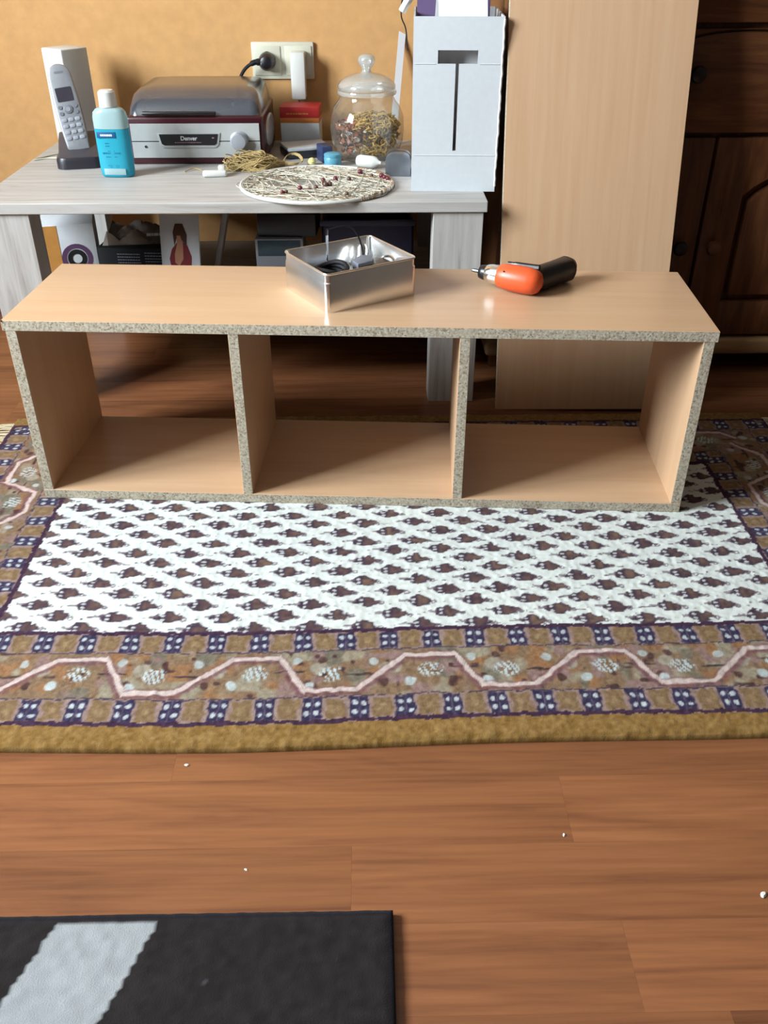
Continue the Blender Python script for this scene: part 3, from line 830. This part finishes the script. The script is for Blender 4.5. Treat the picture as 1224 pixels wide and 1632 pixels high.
pp = thing('plastic_clip', 'little white plastic clip lying in front of the record player', 'clip', (.262, .585, TZ), rad(6))
MB().box((-.028, -.007, 0), (.022, .009, .013), .005, seg=3).build('clip_body', white_plastic, pp)
MB().box((.004, .006, 0), (.018, .02, .020), .003).build('clip_head', white_plastic, pp)

# glass jar with dried flowers
jr = thing('glass_jar', 'lidded glass jar half filled with golden dried flowers', 'jar', (.571, .765, TZ))
prof = [(.058, .0), (.064, .003), (.070, .015), (.078, .035), (.0805, .06), (.079, .085), (.071, .105), (.061, .117), (.0575, .124), (.0575, .128)]
MB().lathe([(.004, .0045), (.05, .0045)] + prof, 48, cap=False).build('jar_body', glass, jr, smooth=60)
MB().lathe([(.056, .1285), (.0625, .129), (.064, .133), (.0625, .137), (.056, .1375)], 48, cap=False).build('jar_rim', white_glare_glass, jr, smooth=60)
ldj = MB().lathe([(.059, .138), (.0615, .141), (.0615, .146), (.058, .152), (.048, .160), (.032, .166), (.015, .169), (.0095, .173), (.0095, .178), (.015, .184), (.0185, .192), (.017, .200), (.010, .205), (.003, .206)], 48, cap=False).build('jar_lid', white_glare_glass, jr, smooth=60)
B = MB()
for i in range(900):
    side_ = random.random()
    r_ = .069 * math.sqrt(random.random()); a = random.uniform(0, 2 * math.pi)
    x, y = r_ * math.cos(a), r_ * math.sin(a)
    gold = x > -.012 + random.uniform(-.02, .02)
    top = .068 + (.014 if gold else .0) * (1 - (r_ / .075) ** 2) + random.uniform(-.01, .004)
    z = random.uniform(.008, top) if random.random() < .5 else top
    z = max(z, .016)
    lim = .058 + .3 * z if z < .05 else .073
    if r_ > lim - .009: x *= (lim - .009) / r_; y *= (lim - .009) / r_
    R3 = Matrix.Translation((x, y, z)) @ Matrix.Rotation(random.uniform(0, 6.28), 4, Vector((random.uniform(-1, 1), random.uniform(-1, 1), random.uniform(-1, 1))).normalized())
    if gold:
        n_ = 9; rr = random.uniform(.004, .0085)
        P = [R3 @ Vector((rr * math.cos(k_ * .7), rr * math.sin(k_ * .7), k_ * .0009)) for k_ in range(n_)]
        B.tube(P, .0014, 4, 0)
    else:
        wq = random.uniform(.004, .008); m_i = 2 if random.random() < .12 else 1
        rings = [[R3 @ Vector((wq * math.cos(q) * sc, wq * math.sin(q) * .7 * sc, .003 * sc * sc + dz)) for q in [k_ * math.pi / 3 for k_ in range(6)]] for sc, dz in ((.1, 0), (.6, 0), (1, 0), (.6, .0012), (.1, .0012))]
        B.loft(rings, m_i)
po_ = B.build('dried_flowers', [gold_moss, copper_petal, plain('white_petal', c(228, 214, 196), .6)], loc=(.571, .765, TZ), smooth=60)
tag(po_, 'golden moss and copper petals filling the lower half of the glass jar', 'dried flowers'); po_['kind'] = 'stuff'

# raffia bundle
B = MB()
for i in range(150):
    a = random.uniform(0, 2 * math.pi); cx_ = random.gauss(0, .016); cy_ = random.gauss(0, .012)
    rx = random.uniform(.014, .04); ry = random.uniform(.008, .02); z0_ = random.uniform(.002, .03); ph0 = random.uniform(0, 6.28)
    turns = random.uniform(.4, .95)
    P = []
    for k_ in range(11):
        q = ph0 + turns * 2 * math.pi * k_ / 10
        xq = cx_ + rx * math.cos(q)
        P.append((xq, min(.024, max(cy_ + ry * math.sin(q), -.024 + .9 * max(0, xq - .03))), max(.0016, z0_ * (1 - (cx_ / .06) ** 2) + .008 * math.sin(q * 1.3 + i))))
    B.tube(P, random.uniform(.0007, .0014), 4)
for i in range(34):                                                         # long tail towards the loop
    y = random.uniform(-.012, .012); z = random.uniform(.002, .018)
    B.tube(spline([(0 + random.uniform(-.02, .02), y, z), (.035, y * 1.2 + .01, z * 1.2), (.07, y * .5 + .03, max(.002, z * .5))], 4), random.uniform(.0007, .0012), 4)
for i in range(7):
    P = [(.085 + .02 * math.cos(q) + i * .0006, .038 + .022 * math.sin(q), .006 + .012 * max(0, math.sin(q)) + i * .0006) for q in [k_ * .5 - .6 for k_ in range(13)]]
    B.tube(P, .0009, 4)
rb = B.build('raffia_bundle', raffia_m, loc=(.325, .648, TZ)); rb['kind'] = 'stuff'
tag(rb, 'tangled bundle of straw coloured raffia in front of the record player', 'raffia')
rs = MB().tube(spline([(.19, .625, TZ + .0015), (.205, .645, TZ + .004), (.222, .64, TZ + .0015), (.236, .61, TZ + .0015)], 6), .0012, 5).build('raffia_strand', raffia_m)
tag(rs, 'single loose raffia strand between the cyan bottle and the white clip', 'raffia')

# white hoop with raffia web and beads
hp = thing('raffia_hoop', 'white wire hoop woven with pale raffia and dark red beads, overhanging the table edge', 'hoop', (.471, .506, TZ))
Rh = .149
MB().tube([(Rh * math.cos(2 * math.pi * i / 72), Rh * math.sin(2 * math.pi * i / 72), .0042) for i in range(72)], .0036, 8, closed=True).build('ring', white_plastic, hp)
B = MB()
for i in range(230):
    a = random.uniform(0, 2 * math.pi); b_ = a + random.uniform(.5, 2.9)
    p = Vector((Rh * math.cos(a), Rh * math.sin(a), random.uniform(.0035, .0065))); q = Vector((Rh * math.cos(b_), Rh * math.sin(b_), random.uniform(.0035, .0065)))
    mid = (p + q) / 2 + Vector((random.uniform(-.02, .02), random.uniform(-.02, .02), random.uniform(-.001, .002)))
    B.tube(spline([p, mid, q], 4), random.uniform(.0004, .0009), 4, 0 if random.random() < .9 else 1)
for i in range(60):                                                         # brown wrapping on one side of the ring
    a = rad(random.uniform(-55, 60)); 
    B.tube([((Rh + .0045) * math.cos(a), (Rh + .0045) * math.sin(a), .002), (Rh * math.cos(a + .02), Rh * math.sin(a + .02), .0088), ((Rh - .006) * math.cos(a + .03), (Rh - .006) * math.sin(a + .03), .003)], .0014, 4, 1)
for i in range(26):                                                         # frayed ends sticking up
    a = random.uniform(0, 6.28); r_ = random.uniform(.02, .14); L = random.uniform(.01, .03); d = random.uniform(0, 6.28)
    x, y = r_ * math.cos(a), r_ * math.sin(a)
    B.tube([(x, y, .005), (x + L * math.cos(d), y + L * math.sin(d), .012)], .0008, 4, 0)
wbm = B.build('raffia_web', [raffia_pale, plain('brown_raffia', c(158, 128, 96), .8, 0, .2, .2, 20)], hp); wbm['kind'] = 'stuff'
for (bx, by, br_) in ((-.03, -.055, .0062), (0, -.048, .0058), (.018, -.03, .007), (.026, -.026, .0068), (.012, -.012, .006), (.036, .02, .0062), (.063, .018, .006), (-.062, -.082, .005), (-.055, -.078, .005), (-.012, -.052, .0045), (.06, -.095, .005), (.085, .075, .007), (.128, .042, .0068), (.134, .03, .0062), (.14, .02, .006), (.108, .05, .005), (.012, .012, .0055)):
    n_ = 10; br_ *= .8
    MB().lathe([(max(.0008, br_ * math.sin(math.pi * i / 6)), br_ * 1.0 + .004 - br_ * math.cos(math.pi * i / 6)) for i in range(7)], n_, 0, Matrix.Translation((bx, by, 0))).build('bead', bead_red if random.random() < .6 else bead_brown, hp, smooth=80)

# ------------------------------------------------------------------ white file box with papers
fb = thing('file_box', 'white cardboard magazine file with a T shaped cut-out on the coffee table', 'file box', (.735, .458, TZ), rad(-3))
fw, fd, fh, ft = .0805, .235, .297, .003
def slab(rects, y0_, y1_):
    B = MB()
    for x0_, x1_, z0_, z1_ in rects: B.box((x0_, y0_, z0_), (x1_, y1_, z1_))
    bmesh.ops.remove_doubles(B.bm, verts=B.bm.verts[:], dist=1e-6)
    return B
gx0, gx1, gz0, gz1 = -.036, .036, .222, .244
sx0, sx1, sz0 = -.0035, .0025, .074
fr = slab([(-fw, fw, gz1, fh), (-fw, gx0, gz0, gz1), (gx1, fw, gz0, gz1), (-fw, sx0, sz0, gz0), (sx1, fw, sz0, gz0), (-fw, fw, 0, sz0)], 0, ft).build('front_panel', white_card, fb, smooth=0)
for z in (.222, .066):
    for xa, xb in ((-fw + .004, -.04), (.04, fw - .004)) if z > .1 else ((-fw + .004, fw - .004),):
        MB().prism([(-.0011, z - .0002), (.001, z - .0022), (.001, z + .0018)], xa, xb, 'x').build('crease', white_card, fr, smooth=0)
MB().box((-fw, ft, 0), (-fw + ft, fd, fh)).build('side_panel', white_card, fb, smooth=0)
B = MB()
pts = [(ft, 0)] + [(fd, 0), (fd, fh), (ft + .002, fh)]
B.prism(pts, fw - ft, fw, 'x'); B.build('side_panel', white_card, fb, smooth=0)
edge = [(fw - .0005 + .0005 * math.sin(z * 130) + .0005 * math.sin(z * 311), .0005, z) for z in np.linspace(.01, fh - .004, 40)]
MB().tube(edge, .0022, 6).build('torn_edge', white_paper, fb)
MB().box((-fw, fd - ft, 0), (fw, fd, fh)).build('back_panel', white_card, fb, smooth=0)
MB().box((-fw + ft, ft, 0), (fw - ft, fd - ft, ft)).build('base_panel', white_card, fb, smooth=0)
def sheet(name, label, mat, loc, size, rot, cat='paper', curve=.0, grp=None):
    w_, h_ = size; B = MB(); n_ = 8
    rows_ = []
    for i in range(n_ + 1):
        q = i / n_; rows_.append((q * h_, curve * math.sin(q * math.pi)))
    for (z0_, c0), (z1_, c1) in zip(rows_[:-1], rows_[1:]):
        t_ = .0012
        vs_ = [B.bm.verts.new(p) for p in ((-w_ / 2, c0, z0_), (w_ / 2, c0, z0_), (w_ / 2, c1, z1_), (-w_ / 2, c1, z1_), (-w_ / 2, c0 + t_, z0_), (w_ / 2, c0 + t_, z0_), (w_ / 2, c1 + t_, z1_), (-w_ / 2, c1 + t_, z1_))]
        for ix in ((0, 1, 2, 3), (7, 6, 5, 4), (0, 4, 5, 1), (2, 6, 7, 3), (1, 5, 6, 2), (0, 3, 7, 4)): B.bm.faces.new([vs_[i] for i in ix])
    bmesh.ops.remove_doubles(B.bm, verts=B.bm.verts[:], dist=1e-6)
    return tag(B.build(name, mat, loc=loc, rot=rot), label, cat, grp)
fz = TZ + .0035
sheet('violet_shade_sheet', 'violet sheet standing in for the shade inside the white file box', violet_shade, (.732, .545, fz), (.135, .322), (rad(-4), 0, rad(-3)), 'sheet')  # violet sheet put in where the box interior is in shadow
sheet('paper_sheet', 'white sheet standing in front of the violet shade sheet inside the file box', white_paper, (.764, .490, fz + .003), (.088, .335), (rad(-3), rad(-4), rad(-8)), 'paper', -.006)
sheet('paper_sheet', 'white sheet standing at the back of the file box behind the violet shade sheet', white_paper, (.725, .60, fz + .0026), (.10, .36), (rad(-3), rad(3), rad(-3)), 'paper', .004)
sheet('paper_sheet', 'narrow slanted white sheet under the thick white lead in the file box', white_paper, (.700, .512, fz + .0014), (.04, .35), (rad(-4), rad(4), rad(8)), 'paper')
tgx = MB().box((-.013, -.006, 0), (.013, .006, .318), .003).build('plastic_strip', white_plastic, loc=(.766, .528, fz - .0004), rotz=rad(-6))
tag(tgx, 'narrow white plastic strip upright in the file box', 'strip')
cbl = MB().tube(spline([(.690, .583, TZ + .262), (.684, .583, TZ + .318), (.668, .582, TZ + .335), (.648, .58, TZ + .312), (.638, .582, TZ + .296)], 6), [.004] * 16 + [.007] * 9, 8).build('white_lead', white_plastic)
tag(cbl, 'thick white lead with its end hanging over the side of the file box', 'cable')
cbk = MB().tube(spline([(.692, .645, TZ + .25), (.684, .645, TZ + .33), (.664, .643, TZ + .342), (.643, .64, TZ + .318), (.639, .64, TZ + .285), (.648, .64, TZ + .262), (.652, .64, TZ + .225)], 6), .0014, 6).build('black_lead', black_matt)
tag(cbk, 'thin black lead hanging down the side of the file box', 'cable')
stp = sheet('paper_strip', 'long narrow white strip leaning on the apricot wall behind the jar', white_paper, (.630, .895, TZ + .001), (.016, .25), (rad(-24), rad(10), rad(8)), 'paper')

# ------------------------------------------------------------------ tin box with tools
TB = unit.location.z + H                                                    # shelf top
tn = thing('open_tin', 'open rectangular silver tin full of black tools on the shelf unit', 'tin', (.505, .018, TB), rad(31))
# local frame: x along the long front face, y back
tw, td, th_ = .168, .146, .062
def ring_r(ins, z, r_=.008): return [(p[0] + tw / 2, p[1] + td / 2, z) for p in rrect(tw - 2 * ins, td - 2 * ins, r_, 4)]
B = MB()
B.loft([ring_r(.0, .0), ring_r(0, .0465), ring_r(.0012, .048), ring_r(.0012, th_ - .001), ring_r(.002, th_), ring_r(.0028, th_ - .001), ring_r(.0028, .0035)], 0)
B.build('tin_body', tin_metal, tn, smooth=40)
B = MB(); rr = ring_r(.0008, th_ - .0008); B.tube(rr, .0016, 6, closed=True); B.build('rolled_rim', tin_metal, tn)
def tl(x, y, z):                                                            # tin local -> world
    a = rad(31); return (.505 + x * math.cos(a) - y * math.sin(a), .018 + x * math.sin(a) + y * math.cos(a), TB + z)
B = MB()
for i in range(8):
    rx, ry = .034 - .0012 * i, .034 - .0012 * i
    B.tube([(.043 + rx * math.cos(q), .060 + ry * math.sin(q), .0112 + i * .0054 + .003 * math.sin(q * 2 + i)) for q in [k_ * .4 for k_ in range(17)]], .0042, 7)
cl = B.build('black_cable_coil', black_matt, loc=(.505, .018, TB), rotz=rad(31)); tag(cl, 'coil of thick black cable inside the silver tin', 'cable')
ar = thing('wire_bow', 'thin black and silver wire bow sticking up out of the tin', 'wire', (.505, .018, TB), rad(31))
MB().tube(spline([(.062, .108, .045), (.064, .11, .090), (.070, .111, .0945), (.098, .107, .097), (.112, .100, .088), (.120, .092, .06), (.122, .09, .03)], 6), .0016, 6).build('bow', black_plastic, ar)
MB().tube([(.062, .108, .0045), (.062, .108, .035), (.0635, .1095, .086)], .0019, 6).build('bow_end', silver_plastic, ar)
ck = thing('chrome_chuck', 'small chrome chuck leaning in the far corner of the tin', 'tool', (.505, .018, TB), rad(31))
M = Matrix.Translation((.128, .108, .012)) @ Matrix.Rotation(rad(-14), 4, 'X') @ Matrix.Rotation(rad(8), 4, 'Y')
MB().lathe([(.012, 0), (.012, .026), (.0095, .03), (.0095, .042), (.006, .048)], 18, 0, M).build('chuck_body', chrome, ck)
MB().lathe([(.0126, .004), (.0126, .010)], 18, 0, M).build('chuck_ring', black_plastic, ck)
gp = thing('black_clamp', 'black plastic clamp with grey jaws lying in the tin', 'tool', (.505, .018, TB), rad(31))
MB().prism([(.075, .02), (.14, .012), (.152, .03), (.15, .07), (.135, .085), (.118, .06), (.095, .055), (.08, .045)], .006, .046, 'z', bev=.004).build('clamp_body', black_plastic, gp)
MB().prism([(.085, .047), (.115, .052), (.135, .082), (.11, .088), (.088, .07)], .030, .052, 'z', bev=.003).build('clamp_jaw', greyblue_card, gp)
MB().tube(spline([(.148, .03, .034), (.153, .05, .05), (.15, .075, .045), (.146, .09, .02)], 5), .0022, 6).build('clamp_spring', chrome, gp)
sq = MB().box((.008, .104, .0032), (.040, .138, .03), .004).build('pale_block', plain('pale_blue_plastic', c(150, 176, 190), .4), loc=(.505, .018, TB), rotz=rad(31))
tag(sq, 'pale blue plastic block in the corner of the tin', 'block')

# ------------------------------------------------------------------ electric screwdriver
sd = thing('electric_screwdriver', 'orange and black cordless screwdriver with bent handle on the shelf unit', 'screwdriver', (.815, .115, TB))
A = Vector((-.045, .022, .0245)); Bv = Vector((.034, -.024, .0222))
dr_ = (Bv - A).normalized(); Ln = (Bv - A).length
def axM(o_, d):
    z = d.normalized(); x = Vector((0, 0, 1)).cross(z).normalized(); y = z.cross(x)
    return Matrix(((x.x, y.x, z.x, o_.x), (x.y, y.y, z.y, o_.y), (x.z, y.z, z.z, o_.z), (0, 0, 0, 1)))
M = axM(A, dr_)
MB().lathe([(.0155, .018), (.0185, .022), (.0212, .036), (.022, .055), (.022, .072), (.0205, .083), (.016, .091), (.008, .0955), (.002, .0965)], 28, 0, M).build('orange_body', orange_plastic, sd, smooth=60)
MB().lathe([(.0125, -.003), (.0148, .001), (.0162, .009), (.0166, .0195)], 24, 0, M).build('metal_collar', chrome, sd, smooth=60)
MB().lathe([(.006, -.016), (.0105, -.014), (.0122, -.008), (.0128, -.002)], 20, 0, M).build('chuck', black_plastic, sd, smooth=60)
MB().lathe([(.0018, -.03), (.0032, -.026), (.0032, -.012)], 8, 0, M).build('bit', dark_metal, sd)
for q in (.03, .05):
    p = A + dr_ * q + Vector((-.005, -.015, .0135))
    MB().tube([p, p + dr_ * .006 + Vector((0, 0, -.002))], .0016, 6).build('vent_slot', black_matt, sd)
sp = [A + dr_ * q + Vector((.006, .010, .0175 + .001 * k_)) for k_, q in enumerate((.03, .05, .07, .085))]
MB().tube(spline(sp, 4), [.0045] * 3 + [.0055] * 10, 8).build('top_strip', black_plastic, sd)
hd0 = A + dr_ * .074 + Vector((.006, .008, -.002)); hd1 = Vector((.098, .055, .022))
dh = (hd1 - hd0); Mq = axM(hd0, dh); L = dh.length
MB().loft([oval(.030, .034, 0, 20, 2.4), oval(.036, .042, L * .25, 20, 2.4), oval(.036, .040, L * .6, 20, 2.6), oval(.038, .041, L * .93, 20, 2.6), oval(.030, .033, L, 20, 2.6)], 0, True, True, Mq).build('handle', black_plastic, sd, smooth=60)
MB().loft([oval(.0385, .0415, L * .93, 20, 2.6), oval(.031, .034, L + .001, 20, 2.6)], 0, True, True, Mq).build('handle_cap', plain('dull_red_cap', c(96, 44, 42), .5), sd, smooth=60)
tp_ = hd0 + dh * .5 + Vector((-.012, -.006, .0165))
MB().box((-.004, -.003, 0), (.004, .003, .003), .001, 0, Matrix.Translation(tp_)).build('switch', key_grey, sd)

# ------------------------------------------------------------------ things on the lower shelf of the table
yc = thing('picture_carton', 'white carton with amber side and a purple ring on the table shelf', 'carton', (-.085, .66, SZ), rad(14))
MB().box((-.055, -.06, 0), (.055, .10, .135), .001).build('carton_body', white_card, yc)
MB().box((-.0555, -.0606, .02), (-.02, -.058, .134)).build('amber_panel', amber_card, yc, smooth=0)
ringp = []
for r0_, r1_, mt, nm in ((.022, .032, purple_print, 'purple_ring'), (.010, .020, black_matt, 'dark_ring')):
    rings = [[(.012 + r_ * math.cos(a), yv, .062 + r_ * math.sin(a)) for a in [2 * math.pi * i / 24 for i in range(24)]] for r_, yv in ((r0_, -.0600), (r0_, -.0606), (r1_, -.0606), (r1_, -.0600))]
    MB().loft(rings, 0, cap=False).build(nm, mt, yc, smooth=0)
bb = thing('black_carton', 'black box with lines of small print lying on the table shelf', 'box', (.062, .655, SZ), rad(-4))
MB().box((-.072, -.055, 0), (.085, .08, .085), .001).build('carton_body', black_matt, bb)
B = MB()
for i in range(8):
    dashes(B, -.03, .02, .072 - i * .0062, -.055, .0016, lo=.002, hi=.006)
    dashes(B, .03, .078, .075 - i * .0062, -.055, .0016, lo=.002, hi=.006)
B.build('print_lines', grey_text, bb, smooth=0)
bag = thing('grey_packet', 'crumpled grey plastic packet lying on top of the black box', 'packet', (.075, .685, SZ + .085), rad(6))
B = MB(); n_ = 14
P = [[(-.086 + .172 * i / n_, -.06 + .12 * j / n_, .012 + .010 * math.sin(i * 1.1 + j * .6) + .008 * math.sin(j * 1.7 - i * .5)) for j in range(n_ + 1)] for i in range(n_ + 1)]
for rr in P:
    for k_ in (0, n_): rr[k_] = (rr[k_][0], rr[k_][1], .001)
for k_ in (0, n_): P[k_] = [(p[0], p[1], .001) for p in P[k_]]
B.loft(P, 0, cap=False, closed=False); 
B.box((-.084, -.058, 0), (.084, .058, .002))
B.build('wrapper', taupe_card, bag)
B = MB(); dashes(B, .01, .06, .0, 0, .006, lo=.004, hi=.01)
lt = B.build('wrapper_print', white_text, bag, smooth=0); lt.location = (0, -.056, .020); lt.rotation_euler = (rad(-35), 0, 0)
mg = thing('magazine', 'magazine standing upright with a figure in a red dress on its white cover', 'magazine', (.168, .562, SZ), rad(-6), rot=(rad(-12), 0, rad(-6)))
MB().box((-.042, 0, 0), (.042, .006, .16), .0008).build('cover', white_card, mg)
torso = [(-.012, .02), (.016, .02), (.022, .045), (.024, .075), (.016, .098), (.004, .106), (-.006, .104), (-.018, .09), (-.024, .07), (-.02, .045)]
MB().prism(torso, -.0008, .001, 'y').build('printed_dress', red_print, mg, smooth=0)
MB().prism([(-.012, .062), (-.003, .056), (.006, .07), (.007, .10), (.002, .118), (-.006, .118), (-.006, .10), (-.012, .08)], -.0012, .001, 'y').build('printed_skin', skin_print, mg, smooth=0)
MB().prism([(-.012, .098), (-.007, .112), (.003, .112), (.014, .096), (.016, .12), (.008, .142), (-.008, .142), (-.014, .125)], -.001, .001, 'y').build('printed_hair', hair_print, mg, smooth=0)
fl = MB().box((0, 0, 0), (.012, .05, .2195), .002).build('grey_cardboard', plain('cardboard_grey', c(150, 140, 134), .6), loc=(.222, .62, SZ + .0025), rot=(0, rad(14), 0))
tag(fl, 'pale grey cardboard strip leaning beside the magazine on the table shelf', 'cardboard')
tri = MB().prism([(-.02, 0), (.018, 0), (.008, .035)], -.001, .001, 'y').build('paper_scrap', white_paper, loc=(.085, .57, SZ), rot=(rad(-12), 0, 0))
tag(tri, 'torn white paper scrap in front of the black box', 'paper')
rd = thing('clock_radio', 'grey clock radio with a dark display on the table shelf', 'radio', (.375, .64, SZ))
MB().box((-.053, 0, .02), (.053, .09, .092), .004).build('radio_body', silver_plastic, rd)
MB().box((-.047, -.0015, .054), (.047, .003, .088), .001).build('display', lcd, rd)
MB().box((-.05, .004, 0), (.05, .086, .022), .003).build('foot', black_plastic, rd)
bk = MB().box((-.065, -.05, 0), (.065, .06, .05), .004).build('black_case', black_plastic, loc=(.395, .70, SZ + .092), rotz=rad(-3))
tag(bk, 'black case stacked on top of the clock radio', 'case')
dk = thing('dark_crate', 'dark purple storage crate at the end of the table shelf', 'crate', (.57, .72, SZ))
B = MB(); B.box((-.1, -.09, 0), (.1, .1, .006), .002)
for a, b_ in (((-.1, -.09), (.1, -.084)), ((-.1, .094), (.1, .1)), ((-.1, -.09), (-.094, .1)), ((.094, -.09), (.1, .1))):
    B.box((a[0], a[1], 0), (b_[0], b_[1], .13), .002)
B.build('crate_body', plain('dark_purple_plastic', c(44, 38, 70), .45), dk)
MB().box((-.103, -.094, .122), (.103, -.086, .134), .002).build('crate_rim', plain('dark_purple_plastic', c(44, 38, 70), .45), dk)

# ------------------------------------------------------------------ crumbs
cr_me = None
for i, (x, y, z, sc) in enumerate(((.345, -.591, 0, 1.0), (.781, -.698, 0, .8), (.432, -.735, 0, .7), (.975, -.775, 0, 1.5), (.985, -.79, 0, .8))):
    if cr_me is None:
        B = MB(); B.loft([[(.0042 * math.cos(a) * (1 + .3 * math.sin(3 * a)) * s_, .0026 * math.sin(a) * s_, z_) for a in [k_ * math.pi / 4 for k_ in range(8)]] for s_, z_ in ((.8, 0), (1, .001), (.5, .0024))])
        o = B.build('paper_crumb', filler); cr_me = o.data
    else:
        o = bpy.data.objects.new('paper_crumb', cr_me); COL.objects.link(o)
    o.location = (x, y, z); o.scale = (sc * .75,) * 3; o.rotation_euler = (0, 0, i * 1.3)
    tag(o, 'largest white crumb lying on the bare laminate floor' if sc > 1.2 else 'tiny white crumb lying on the bare laminate floor', 'crumb', 'white crumbs on the floor')
